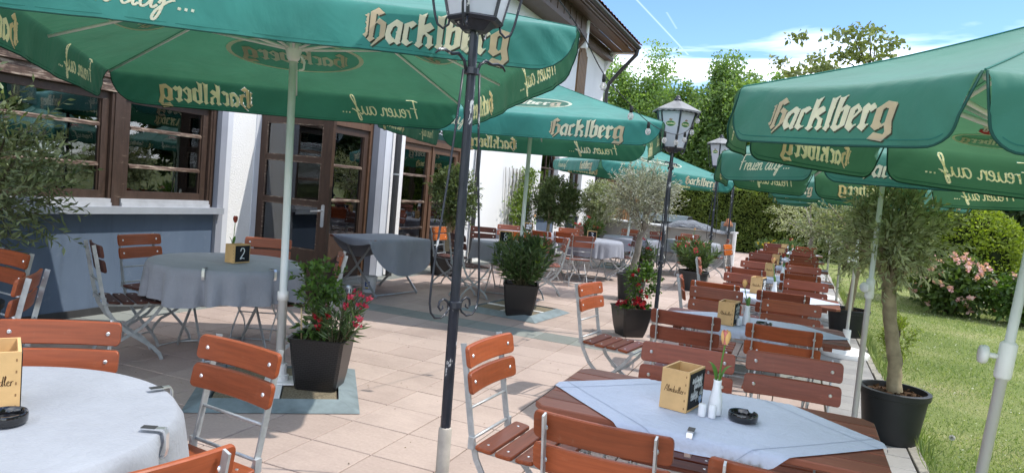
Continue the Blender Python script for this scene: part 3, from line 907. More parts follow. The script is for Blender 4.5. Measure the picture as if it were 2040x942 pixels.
# eaves: soffit planks, fascia, purlin ends
for k in range(6):
    x = -5.93 + k * .16
    part('soffit_plank', 'soffit_wood', lambda m: m.box((x + .075, 14.6, 5.955 + (k % 2) * .012 + k * .004), (.148, 13.2, .022)))
part('wall_plate', 'soffit_wood', lambda m: (m.b2(-6.0, -5.86, 8, 21.32, 5.80, 5.93), m.b2(-6.0, -5.78, 8, 21.36, 5.70, 5.80)))
part('fascia', 'soffit_wood', lambda m: m.b2(-5.075, -5.045, 8, 21.2, 5.93, 6.12))
part('verge_board', 'soffit_wood', lambda m: m.add([(-5.0, 21.28, 5.95), (-5.0, 21.24, 5.95), (-5.0, 21.24, 6.12), (-5.0, 21.28, 6.12), (-12, 21.28, 10.15), (-12, 21.24, 10.15), (-12, 21.24, 10.32), (-12, 21.28, 10.32)],
     [(0, 1, 2, 3), (4, 7, 6, 5), (0, 3, 7, 4), (1, 5, 6, 2), (2, 6, 7, 3), (0, 4, 5, 1)]))
part('eaves_end', 'plaster_white', lambda m: m.prism([(-6.0, 5.4), (-5.72, 5.93), (-5.1, 5.93), (-5.1, 6.02), (-6.0, 6.02)], lambda a, b: (a, 21.21, b), lambda a, b: (a, 21.40, b)))
def roof(m):
    ny, nx = 13 * 20, 14
    def f(u, v):
        y = 8.0 + u * 13.3
        q = v * 28; step = (q % 1.0)
        d = v * 8.2
        z = 6.14 + d * .6 + .035 * abs(math.sin(y / .3 * PI)) + (1 - step) * .028
        return (-4.90 - d, y, z)
    m.sheet(f, 13 * 16, 56, flip=True)
rf = part('roof', 'roof_tile', roof)
part('roof_deck', 'soffit_wood', lambda m: m.add([(-4.98, 8, 6.12), (-4.98, 21.24, 6.12), (-13, 21.24, 10.93), (-13, 8, 10.93), (-4.98, 8, 6.06), (-4.98, 21.24, 6.06), (-13, 21.24, 10.87), (-13, 8, 10.87)],
     [(0, 1, 2, 3), (7, 6, 5, 4), (0, 4, 5, 1)]))
# dark timber balcony front high on the wall, with its white post
for k in range(30):
    y = 10.6 + k * .235
    part('balcony_board', 'soffit_wood', lambda m: m.b2(-5.95 - .01 * (k % 2), -5.92 - .01 * (k % 2), y, y + .225, 5.45, 5.70)) if False else None
bal = part('balcony', 'soffit_wood', lambda m: (m.b2(-6.0, -5.45, 10.0, 17.4, 5.52, 5.62), m.b2(-5.52, -5.44, 10.0, 17.4, 6.28, 6.36)))
for k in range(32):
    y = 10.05 + k * .23
    MB().b2(-5.50 - .012 * (k % 2), -5.475 - .012 * (k % 2), y, y + .205, 5.60, 6.30).build('balcony_board', 'soffit_wood', bal)
part('balcony_post', 'plaster_white', lambda m: m.b2(-5.62, -5.46, 17.42, 17.58, 5.30, 6.1))
part('bracket', 'soffit_wood', lambda m: m.prism([(-6.0, 4.9), (-5.9, 4.9), (-5.45, 5.45), (-5.45, 5.52), (-6.0, 5.52)], lambda a, b: (a, 17.2, b), lambda a, b: (a, 17.36, b)))
# shuttered upper window with rounded head
def shutter(m):
    pass
sh = part('shutter', 'shutter_wood', lambda m: m.prism([(18.5, 4.1), (19.28, 4.1), (19.28, 5.35), (19.2, 5.5), (19.05, 5.6), (18.89, 5.63), (18.72, 5.6), (18.58, 5.5), (18.5, 5.35)], lambda a, b: (-6.0, a, b), lambda a, b: (-5.975, a, b)))
for k in range(6):
    a = 18.52 + k * .127
    MB().b2(-5.972, -5.955, a, a + .105, 4.12, 5.36 + .2 * math.sin(PI * (k + .5) / 6)).build('shutter_slat', 'shutter_wood', sh)

# timber shed wall beyond the inn's corner
shed = thing('timber_shed', 'brown plank shed standing beyond the far corner of the inn', 'shed', (0, 0, 0))
for k in range(34):
    y = 21.7 + k * .16
    MB().b2(-5.75, -5.72 + .008 * (k % 2), y, y + .152, 0.0, 2.5).build('plank', 'shutter_wood' if k % 3 else 'soffit_wood', shed)
MB().prism([(-5.3, 2.42), (-5.3, 2.5), (-8.5, 3.6), (-8.5, 3.52)], lambda a, b: (a, 21.6, b), lambda a, b: (a, 27.3, b)).build('roof', 'roof_tile', shed)
MB().b2(-8.4, -5.76, 21.7, 21.75, 0, 2.45).build('wall', 'soffit_wood', shed)

# ================================================================== LETTERING
def deskew(P): return [((x - 176) / 1514.0, -(y - 0.060 * (x - 250) - 610) / 1514.0) for x, y in P]
BLACK = [  # (letter colour, outer outline, hole)
    (1, [(192, 340), (238, 316), (224, 540), (205, 572), (176, 540), (203, 520), (212, 430), (203, 420), (214, 395), (206, 385), (216, 355)], None),
    (1, [(250, 300), (328, 243), (388, 303), (332, 335), (308, 314), (298, 415), (335, 360), (405, 405), (392, 545), (268, 655), (255, 650), (340, 545), (347, 435), (312, 412), (296, 427), (275, 560), (297, 575), (248, 615), (215, 585), (236, 555)], None),
    (0, [(415, 435), (508, 362), (572, 395), (545, 590), (552, 605), (517, 628), (487, 597), (440, 628), (402, 575), (398, 520)], [(475, 445), (497, 430), (520, 448), (495, 575), (462, 545), (448, 510)]),
    (0, [(585, 405), (672, 367), (712, 398), (655, 450), (632, 425), (615, 560), (640, 590), (678, 580), (610, 633), (558, 598), (570, 560)], None),
    (0, [(735, 285), (762, 298), (822, 262), (798, 330), (785, 405), (848, 373), (888, 430), (835, 470), (812, 482), (872, 520), (868, 590), (886, 602), (838, 648), (800, 615), (820, 590), (822, 532), (790, 500), (772, 520), (762, 590), (780, 602), (735, 645), (688, 615), (712, 590)], None),
    (0, [(928, 290), (958, 300), (1018, 270), (995, 330), (968, 590), (980, 605), (942, 655), (895, 625), (915, 600)], None),
    (0, [(1022, 290), (1052, 302), (1112, 270), (1088, 330), (1075, 420), (1125, 385), (1175, 415), (1158, 605), (1045, 665), (985, 615), (1003, 590)], [(1072, 460), (1107, 440), (1095, 588), (1075, 605), (1050, 590)]),
    (0, [(1185, 435), (1262, 388), (1328, 460), (1240, 547), (1236, 585), (1250, 612), (1300, 598), (1228, 675), (1165, 630)], [(1246, 455), (1265, 440), (1284, 465), (1241, 512)]),
    (0, [(1330, 437), (1375, 393), (1410, 425), (1440, 400), (1485, 455), (1430, 495), (1406, 470), (1390, 600), (1405, 615), (1440, 605), (1380, 683), (1310, 635), (1336, 600)], None),
    (1, [(1485, 465), (1590, 397), (1690, 425), (1668, 600), (1690, 715), (1608, 795), (1455, 762), (1510, 700), (1610, 727), (1620, 700), (1602, 640), (1520, 685), (1462, 640), (1476, 610)], [(1560, 480), (1582, 465), (1614, 478), (1602, 610), (1575, 627), (1548, 600)]),
]
def _split(tri, lim, out, depth=0):
    a, b, c = tri
    e = [(math.dist(a, b), 0), (math.dist(b, c), 1), (math.dist(c, a), 2)]
    m, k = max(e)
    if m < lim or depth > 9:
        out.append(tri); return
    if k == 0: mid = ((a[0] + b[0]) / 2, (a[1] + b[1]) / 2); t1, t2 = (a, mid, c), (mid, b, c)
    elif k == 1: mid = ((b[0] + c[0]) / 2, (b[1] + c[1]) / 2); t1, t2 = (a, b, mid), (a, mid, c)
    else: mid = ((c[0] + a[0]) / 2, (c[1] + a[1]) / 2); t1, t2 = (a, b, mid), (mid, b, c)
    _split(t1, lim, out, depth + 1); _split(t2, lim, out, depth + 1)
def tess(outer, hole=None):
    loops = [[Vector((p[0], p[1], 0)) for p in outer]]
    if hole: loops.append([Vector((p[0], p[1], 0)) for p in hole])
    pts = [p for l in loops for p in l]
    return [tuple((pts[i].x, pts[i].y) for i in t) for t in tessellate_polygon(loops)]
def ccw(t):
    (a, b, c) = t
    return t if (b[0] - a[0]) * (c[1] - a[1]) - (b[1] - a[1]) * (c[0] - a[0]) > 0 else (a, c, b)
def stroke_polys(strokes, w):
    """each polyline becomes a brush stroke made of quads"""
    out = []
    for S in strokes:
        n = len(S)
        # smooth (Catmull-Rom)
        P = []
        if n > 2:
            for i in range(n - 1):
                p0, p1, p2, p3 = S[max(i - 1, 0)], S[i], S[i + 1], S[min(i + 2, n - 1)]
                for k in range(4):
                    t_ = k / 4
                    P.append(tuple(.5 * ((2 * p1[d]) + (-p0[d] + p2[d]) * t_ + (2 * p0[d] - 5 * p1[d] + 4 * p2[d] - p3[d]) * t_ ** 2 + (-p0[d] + 3 * p1[d] - 3 * p2[d] + p3[d]) * t_ ** 3) for d in (0, 1)))
            P.append(S[-1])
        else: P = list(S)
        L_, R_ = [], []
        for i, p in enumerate(P):
            a, b = P[max(i - 1, 0)], P[min(i + 1, len(P) - 1)]
            dx, dy = b[0] - a[0], b[1] - a[1]; q = math.hypot(dx, dy) or 1
            ww = w * (.62 + .38 * abs(dy / q)) / 2
            L_.append((p[0] - dy / q * ww, p[1] + dx / q * ww)); R_.append((p[0] + dy / q * ww, p[1] - dx / q * ww))
        for i in range(len(P) - 1):
            out.append((R_[i], R_[i + 1], L_[i + 1])); out.append((R_[i], L_[i + 1], L_[i]))
    return [ccw(t) for t in out]
def sh(S, dx): return [(x + dx, y) for x, y in S]
_e = [(1.45, .45), (1.85, .62), (1.88, .92), (1.68, 1.0), (1.5, .7), (1.48, .25), (1.7, 0), (2.05, .22)]
_uu = [(2.15, 1), (2.1, .3), (2.25, 0), (2.5, .15), (2.7, .6), (2.75, 1.0), (2.7, .2), (2.85, 0), (3.05, .2)]
FREUEN = [[(.3, 2.2), (.2, 1.1), (.05, 0)], [(-.25, 2.05), (.4, 2.25), (1.15, 2.2)], [(-.05, 1.15), (.8, 1.22)],
          [(1.0, 1.0), (.9, 0)], [(.93, .5), (1.15, .95), (1.4, .9)], _e, _uu, sh(_e, 1.62),
          [(3.78, 1.0), (3.72, 0)], [(3.74, .5), (4.0, .95), (4.2, .9), (4.2, .2), (4.35, 0), (4.55, .2)],
          [(5.75, .95), (5.4, 1.0), (5.15, .7), (5.1, .25), (5.3, 0), (5.6, .3), (5.8, 1.0), (5.72, .2), (5.85, 0), (6.02, .18)],
          sh(_uu, 4.0), [(7.1, .3), (7.6, 1.4), (7.88, 2.1), (7.75, 2.4), (7.5, 2.0), (7.4, 1.0), (7.3, -.2), (7.1, -.75), (6.95, -.6), (7.1, -.1), (7.6, .45), (7.95, .6)],
          [(8.3, .02), (8.3, .2)], [(8.68, .02), (8.68, .2)], [(9.06, .02), (9.06, .2)]]
FREUEN = [[(x + .22 * y, y) for x, y in S] for S in FREUEN]
def tri_mask(X, Y, tris):
    m = np.zeros(X.shape, bool)
    for a, b, c in tris:
        x0, x1 = min(a[0], b[0], c[0]), max(a[0], b[0], c[0]); y0, y1 = min(a[1], b[1], c[1]), max(a[1], b[1], c[1])
        sel = (X >= x0) & (X <= x1) & (Y >= y0) & (Y <= y1)
        if not sel.any(): continue
        xs, ys = X[sel], Y[sel]
        d = lambda p, q: (q[0] - p[0]) * (ys - p[1]) - (q[1] - p[1]) * (xs - p[0])
        e0, e1, e2 = d(a, b), d(b, c), d(c, a)
        m[sel] |= ((e0 >= 0) & (e1 >= 0) & (e2 >= 0)) | ((e0 <= 0) & (e1 <= 0) & (e2 <= 0))
    return m
_lc = {}
def LETTERS(cx, cy, width):
    key = (cx, cy, width)
    if key not in _lc:
        _lc[key] = [tuple(((p[0] - .5) * width + cx, (p[1] - .1) * width + cy) for p in t_) for colr, outer, hole in BLACK for t_ in tess(deskew(outer), deskew(hole) if hole else None)]
    return _lc[key]
def lay_hackl(mb, fn, cx, cy, width, offs, mi=(0, 1, 2), lim=.06):
    """blackletter word centred at (cx, cy), mapped by fn(s, t_up, off)"""
    for off, dx, dy, force in offs:
        for colr, outer, hole in BLACK:
            o = deskew(outer); h = deskew(hole) if hole else None
            tr = []
            for t_ in tess(o, h):
                _split(tuple(((p[0] - .5) * width + cx + dx, (p[1] - .1) * width + cy + dy) for p in ccw(t_)), lim if (dx == 0 and dy == 0) else .014 * width, tr)
            if dx or dy:
                cen = np.array([((a[0] + b[0] + c[0]) / 3, (a[1] + b[1] + c[1]) / 3) for a, b, c in tr])
                inside = tri_mask(cen[:, 0], cen[:, 1], LETTERS(cx, cy, width))
                tr = [t_ for t_, k_ in zip(tr, inside) if not k_]
            for t_ in tr:
                vs = [fn(p[0], p[1], off) for p in t_]
                if off < 0: vs.reverse()
                mb.add(vs, [(0, 1, 2)], force if force is not None else mi[colr])
def lay_strokes(mb, fn, strokes, cx, cy, width, offs, w=.17, mi=0, x0=-.25, x1=9.3):
    sc = width / (x1 - x0)
    for off in offs:
        for k, S in enumerate(strokes):
            for t_ in stroke_polys([S], w):
                e = off + math.copysign(.00004 * k, off)
                vs = [fn((p[0] - (x0 + x1) / 2) * sc + cx, (p[1] - .6) * sc + cy, e) for p in t_]
                if off < 0: vs.reverse()
                mb.add(vs, [(0, 1, 2)], mi)

def print_tris(kind, cx, cy, width):
    out = []
    if kind == 'H':
        for colr, outer, hole in BLACK:
            for t_ in tess(deskew(outer), deskew(hole) if hole else None):
                out.append(tuple(((p[0] - .5) * width + cx, (p[1] - .1) * width + cy) for p in t_))
    else:
        sc = width / 9.55
        for S in FREUEN:
            for t_ in stroke_polys([S], .17):
                out.append(tuple(((p[0] - 4.525) * sc + cx, (p[1] - .6) * sc + cy) for p in t_))
    return out
# ================================================================== UMBRELLAS
def make_umbrella(name, n, w0, a0, ze, h, vh, side_text, fab, rc, hub_z, strut_b, midribs, pole_r, oval=None, emblem=False, gap=.01, cell=.0085):
    root = thing(name, None, None)
    Rc = a0 / math.cos(PI / n)
    for k in range(n):
        ph = 2 * PI * k / n
        nx, ny = math.cos(ph), math.sin(ph); ex, ey = -ny, nx
        seed = k * 1.7
        def val(s, t, off=0.0):
            f = min(max(t / vh, 0), 1)
            o = .03 * (1 - math.exp(-t / .03)) + f * (.012 * math.sin(s * 5.2 + seed) + .007 * math.sin(s * 11.3 + 2 * seed)) - .012 * math.cos(s / w0 * PI / 2) * (1 - f)
            d = t - .012 * (1 - math.exp(-t / .025)) + .012 * math.cos(s / w0 * PI / 2) * (1 - f * .5)
            dc = w0 - abs(s)
            o += .0045 * math.sin(55 * (dc * .8 + t * .7) + seed) * math.exp(-dc / (.16 * w0)) * min(1, t / .05) + .0035 * f * math.sin(s * 23 + 1.3 * seed)
            q = a0 + o + off
            return (nx * q + ex * s, ny * q + ey * s, ze - d)
        def roof_(s, b, off=0.0):
            hw = w0 * (1 - b)
            r_ = abs(s) / hw if hw > 1e-5 else 1
            sag = .05 * math.sin(PI * b) * (1 - min(r_, 1) ** 2) * (w0 / 1.5) ** .5
            q = a0 * (1 - b) - (.012 * math.cos(s / w0 * PI / 2) if b < 1e-6 else .012 * math.cos(min(r_, 1) * PI / 2) * (1 - b) ** 6)
            z = ze + h * b - sag - .02 * math.sin(PI * b) - .012 * math.cos(min(r_, 1) * PI / 2) * (1 - b) ** 6
            return (nx * q + ex * s - nx * 0, ny * q + ey * s, z + off)
        # roof panel
        cp = MB(); NB, NU = 16, 20
        cp.sheet(lambda u, v: roof_((2 * u - 1) * w0 * (1 - v * .995), v * .995), NU, NB)
        cp.build('canopy_panel', fab, root, True)
        MB().tube([roof_(w0 * (1 - b_) * .999, b_, .0015) for b_ in np.linspace(0, .97, 15)], .0032, 5).build('ridge_seam', 'seam', root)
        # valance, rounded lower corners
        hw = w0 - .004
        def tmax(s):
            d = hw - abs(s)
            if d >= rc: return vh
            return vh - rc + math.sqrt(max(rc * rc - (rc - d) ** 2, 0)) if rc < vh else vh
        us = [-1, -.995, -.985, -.97, -.95, -.92, -.88] + [-.84 + 1.68 * i / 22 for i in range(23)] + [.88, .92, .95, .97, .985, .995, 1]
        def inset(s, t): return s * (1 - (gap * (.25 + .75 * min(1, t / (vh * .7)))) * min(1, t / .03) / hw * (1 if hw > 0 else 0))
        # fine grid; cells under the printing are left open so that the print is one with the cloth
        cs = cell; NX = int(2 * hw / cs); NY = int(vh / cs)
        edge = 1 - np.cos(np.linspace(0, PI / 2, 8))
        gu = np.unique(np.concatenate([np.linspace(-1, 1, NX + 1), [-1 + .02 * q for q in edge], [1 - .02 * q for q in edge]]))
        gv = np.linspace(0, 1, NY + 1)
        vs = []; ST = np.zeros((len(gv), len(gu), 2))
        for j, v_ in enumerate(gv):
            for i, u_ in enumerate(gu):
                s_ = u_ * hw; t_ = tmax(s_) * v_; s2 = inset(s_, t_)
                ST[j, i] = (s2, vh * .52 - t_); vs.append(val(s2, t_))
        C = (ST[:-1, :-1] + ST[1:, :-1] + ST[:-1, 1:] + ST[1:, 1:]) / 4
        mask = np.zeros(C.shape[:2], bool)
        for kind, cx, wd in side_text[k % len(side_text)]:
            mask |= tri_mask(C[:, :, 0], C[:, :, 1], print_tris(kind, cx, -.01 if kind == 'H' else .0, wd))
        jj, ii = np.nonzero(~mask); m_ = len(gu); a_ = jj * m_ + ii
        va = np_mesh('valance', np.array(vs), np.stack([a_, a_ + m_, a_ + m_ + 1, a_ + 1], 1), fab, root)
        va.data.polygons.foreach_set('use_smooth', [True] * len(va.data.polygons))
        hm = MB(); path = [val(inset(u * hw, tmax(u * hw)), tmax(u * hw)) for u in us]
        path = [val(-hw, .004)] + path + [val(hw, .004)]
        hm.tube(path, .0038, 5); hm.build('hem', 'hem', va, True)
        se = MB()
        for tt in (.018,):
            for o_ in (.0012, -.0012):
                q_ = [(val(inset(u * hw, max(tmax(u * hw) - tt, .002)), max(tmax(u * hw) - tt, .002), o_), val(inset(u * hw, max(tmax(u * hw) - tt - .003, .002)), max(tmax(u * hw) - tt - .003, .002), o_)) for u in us[5:-5]]
                se.add([p for a in q_ for p in a], [(2 * i, 2 * i + 1, 2 * i + 3, 2 * i + 2) for i in range(len(q_) - 1)])
        se.build('seam', 'seam', va)
        lt = MB()
        F3 = lambda s, tu, off: val(s, vh * .52 - tu, off)
        for kind, cx, wd in side_text[k % len(side_text)]:
            if kind == 'H':
                lay_hackl(lt, F3, cx, -.01, wd, ((.0010, .006 * wd / .7, -.007 * wd / .7, 2), (.0018, 0, 0, None), (-.0014, 0, 0, None)))
            else:
                lay_strokes(lt, F3, FREUEN, cx, .0, wd, (.0014, -.0014))
        lt.build('lettering', ['print_cream', 'print_gold', 'print_shadow'], va)
        if oval and (k % oval[4] == oval[5]):
            ov = MB(); cb, ow, oh, _, _, _ = oval
            slope = math.hypot(a0, h)
            G = lambda s, tu, off: roof_(s, min(max(cb + tu / slope, 0.0), .98), off)
            N = 40
            for off in (.0035, -.0035):
                ring = []
                for (r0, r1, mi) in (((0, .93, 3), (.93, 1.0, 0)) if off > 0 else ((.93, 1.0, 0),)):
                    for q in range(N):
                        A0, A1 = 2 * PI * q / N, 2 * PI * (q + 1) / N
                        rr = np.linspace(r0, r1, 6 if r0 == 0 else 2)
                        for i in range(len(rr) - 1):
                            P = [(rr[i] * ow * math.cos(A0), rr[i] * oh * math.sin(A0)), (rr[i + 1] * ow * math.cos(A0), rr[i + 1] * oh * math.sin(A0)),
                                 (rr[i + 1] * ow * math.cos(A1), rr[i + 1] * oh * math.sin(A1)), (rr[i] * ow * math.cos(A1), rr[i] * oh * math.sin(A1))]
                            vs2 = [G(*p, off) for p in P]
                            if off < 0: vs2.reverse()
                            ov.add(vs2, [(0, 1, 2, 3)], mi)
            lay_hackl(ov, G, 0, -.02 * ow, ow * 1.55, ((.006, 0, 0, None), (-.006, 0, 0, None)))
            ov.build('oval_print', ['print_cream', 'print_gold', 'print_shadow', 'print_dark'], root)
        if emblem and k % 2 == 0:
            em = MB(); slope = math.hypot(a0, h); cb = .28
            G2 = lambda s, tu, off: roof_(s, cb + tu / slope, off)
            for off in (.0035, -.0035):
                def pl(P, mi, o2=0.0):
                    for t_ in tess(P):
                        vs2 = [G2(*p, off + math.copysign(o2, off)) for p in ccw(t_)]
                        if off < 0: vs2.reverse()
                        em.add(vs2, [(0, 1, 2)], mi)
                pl([(-.085, -.052), (.06, -.052), (.085, -.035), (.085, -.008), (-.085, -.008)], 3)
                pl([(-.09, -.058), (.06, -.058), (.09, -.038), (.09, -.035), (.06, -.052), (-.09, -.052)], 0, .0008)
                hat = [(-.085, .028), (-.05, .022), (-.035, .045), (0, .058), (.03, .045), (.045, .022), (.085, .026), (.075, .012), (-.075, .012)]
                pl(hat, 0, 0); pl([(x * .8, y * .8 + .006) for x, y in hat], 1, .0008)
                for q in range(6): pl([(-.05 + q * .017, -.036), (-.039 + q * .017, -.036), (-.039 + q * .017, -.022), (-.05 + q * .017, -.022)], 4, .0008)
            lay_hackl(em, G2, 0, 0.0, .15, ((.0045, 0, 0, 4), (-.0045, 0, 0, 4)), lim=.1)
            em.build('emblem_print', ['print_cream', 'print_gold', 'print_shadow', 'print_red', 'print_white'], root)
    # ribs and struts
    angs = [(PI / n + 2 * PI * k / n, Rc) for k in range(n)]
    if midribs: angs += [(2 * PI * k / n, a0) for k in range(n)]
    for a, rr in angs:
        c_, s_ = math.cos(a), math.sin(a)
        dz = .045 if rr == Rc else .105
        rib = MB().tube([(c_ * .04, s_ * .04, ze + h - .075), (c_ * rr * .5, s_ * rr * .5, ze + h * .5 - dz), (c_ * (rr - .02), s_ * (rr - .02), ze - .012 - (0 if rr == Rc else .055))], .010, 6).build('rib', 'pole_white', root, True)
        MB().tube([(c_ * .05, s_ * .05, hub_z), (c_ * rr * strut_b, s_ * rr * strut_b, ze + h * (1 - strut_b) - dz - .005)], .010, 6).build('strut', 'pole_white', root, True)
    pr0, pr1, zc = pole_r
    MB().lathe([(pr0, 0.01), (pr0, zc), (pr0 + .006, zc), (pr0 + .006, zc + .06), (pr1, zc + .065), (pr1, ze + h + .02), (.0, ze + h + .03)], 16).build('pole', 'pole_white', root, True)
    auto_smooth(root.children[-1])
    hb = MB(); hb.lathe([(pr1 + .003, hub_z - .09), (pr1 + .018, hub_z - .07), (pr1 + .028, hub_z - .02), (pr1 + .028, hub_z + .03), (pr1 + .004, hub_z + .04)], 16)
    hb.build('runner', 'pole_white', root, True)
    MB().lathe([(.0, ze + h + .0), (.035, ze + h + .005), (.03, ze + h + .05), (.012, ze + h + .075), (.0, ze + h + .08)], 14).build('finial', 'pole_white', root, True)
    return root

def place(o, center, ze, rot, tx, ty, fit_ground=True):
    n = Vector((-tx, -ty, 1)).normalized()
    q = Vector((0, 0, 1)).rotation_difference(n) @ Quaternion((0, 0, 1), rot)
    o.rotation_mode = 'QUATERNION'; o.rotation_quaternion = q
    o.location = (center[0] - ze * n.x / n.z, center[1] - ze * n.y / n.z, 0.0)
    return o
ZU = 2.33
usq = make_umbrella('square_umbrella', 4, 1.5, 1.5, ZU, .62, .265, [[('F', -.76, .72), ('H', .74, .76)]], 'canopy', .225, ZU + .03, .5, True, (.031, .0255, .62), oval=(.37, .54, .235, 0, 1, 0))
MB().tube([(.05, -.02, ZU - .02), (.075, -.02, ZU - .06), (.07, -.02, ZU - .11), (.04, -.02, ZU - .12)], .008, 6).build('crank_hook', 'pole_white', usq)
U1 = usq; U2 = copy_tree(usq); U3 = copy_tree(usq)
# side 0 faces local +X; orient so that the sides face as seen
place(U1, (-3.336, 3.959), ZU + .03, R(38.4), .049, -.022)
place(U2, (-3.194, 8.242), ZU, R(14.6), .004, -.002)
place(U3, (-3.42, 15.67), 2.22, R(36.7), -.056, -.021); U3.scale = (1, 1, .953)
tag(U1, 'large square green umbrella nearest the camera, its pole standing beside the rose planter', 'umbrella', 'square green umbrellas on the terrace')
tag(U2, 'square green umbrella in the middle, behind the first lamp post', 'umbrella', 'square green umbrellas on the terrace')
tag(U3, 'square green umbrella farthest back, behind the silvery olive tree', 'umbrella', 'square green umbrellas on the terrace')
# steel ballast frames on the ground under the square umbrellas
def ballast(parent, rz):
    b = MB(); w = .535; iw = .40
    P = [(-w, -w), (w, -w), (w, w), (-w, w)]; Q = [(-iw, -iw), (iw, -iw), (iw, iw), (-iw, iw)]
    for k in range(4):
        a, c = P[k], P[(k + 1) % 4]; d, e = Q[(k + 1) % 4], Q[k]
        b.add([(*a, .004), (*c, .004), (*d, .055), (*e, .055), (*d, .012), (*e, .012)], [(0, 1, 2, 3), (3, 2, 4, 5)])
    M = Matrix.Rotation(rz, 4, 'Z')
    def rot(mb): mb.v = [tuple(M @ Vector(p)) for p in mb.v]; return mb
    rot(b).build('ballast_frame', 'steel_plate', parent)
    c = MB(); c.box((0, 0, .03), (.79, .05, .04)); c.box((0, 0.21, .031), (.05, .37, .04)); c.box((0, -.21, .031), (.05, .37, .04)); c.box((0, 0, .06), (.2, .2, .012))
    c.lathe([(.06, .064), (.06, .10), (.045, .105), (.045, .18)], 14)
    rot(c).build('cross_arm', 'pole_white', parent)
    for sx in (-1, 1):
        for sy in (-1, 1):
            s = MB(); chamfer_slab(s, rounded_rect(.355, .355, .005, 1), .006, .042, .004, lambda x, y, z: (x + sx * .21, y + sy * .21, z))
            rot(s).build('ballast_slab', 'aggregate', parent)
def untilt(o):
    return o
for U, rz in ((U1, R(36.6)), (U2, R(-5)), (U3, R(10))):
    f = bpy.data.objects.new('ballast', None)
    # level with the ground although the pole leans: small counter-rotation of the part group
    tmp = [o for o in bpy.data.objects]
    before = set(bpy.data.objects)
    bpy.data.objects.remove(f)
    ballast(U, 0.0)
    new = [o for o in bpy.data.objects if o not in before]
    qi = U.rotation_quaternion.inverted() @ Quaternion((0, 0, 1), rz)
    for o in new:
        o.rotation_mode = 'QUATERNION'; o.rotation_quaternion = qi

ZR = 1.93
prs = make_umbrella('octagonal_parasol', 8, 1.08 * math.sin(PI / 8), 1.08 * math.cos(PI / 8), ZR, .42, .205, [[('F', 0, .46)], [('H', 0, .44)]], 'canopy_small', .08, ZR - .04, .52, False, (.0185, .0165, 1.05), oval=(.16, .17, .075, 0, 2, 0), emblem=True, gap=.018, cell=.006)
kb = MB(); kb.lathe([(.024, 1.02), (.028, 1.03), (.028, 1.15), (.020, 1.16)], 14); kb.build('clamp_collar', 'plastic_white', prs, True)
kn = MB(); kn.tube([(-.03, -.01, 1.10), (-.065, -.02, 1.10)], .010, 8); kn.lathe([(.0, -.012), (.032, -.012), (.036, 0), (.032, .012), (.0, .012)], 14, (0, 0, 0))
for i in range(len(kn.v) - 14 * 5, len(kn.v)):
    x, y, z = kn.v[i]; kn.v[i] = (-.075 + z, -.022 + y, 1.10 + x)
kn.build('clamp_knob', 'plastic_white', prs, True)
def disc_base(parent, r=.27):
    o = MB().lathe([(r, 0.0), (r + .005, .02), (r, .05), (r - .05, .075), (.08, .095), (.045, .10), (.045, .30), (.0, .30)], 28).build('base', 'plastic_white', parent, True)
    auto_smooth(o)
PR = [prs]
for k in range(4): PR.append(copy_tree(prs))
place(PR[0], (.80, 3.02), ZR, 0, -.06, .012)
place(PR[1], (.50, 5.38), ZR, R(45), 0.0, -.02)
place(PR[2], (.64, 8.75), ZR - .1, 0, 0.0, 0.0)
place(PR[3], (.62, 11.6), ZR - .05, R(45), 0.02, 0.0)
place(PR[4], (.60, 14.4), ZR - .05, 0, 0.0, 0.02)
for o, z in zip(PR, (1.03, 1.02, .95, .97, .97)): o.scale = (z, z, .985)
for o in PR[2:]: disc_base(o)
for o, l in zip(PR, ('green octagonal parasol in the right foreground, cut off by the picture edge', 'second green octagonal parasol of the right-hand row, behind the foreground one',
                     'third green octagonal parasol of the right-hand row, on a white round base', 'fourth green octagonal parasol of the right-hand row, seen low among the poles', 'farthest green octagonal parasol of the right-hand row')):
    tag(o, l, 'parasol', 'green octagonal parasols beside the lawn')

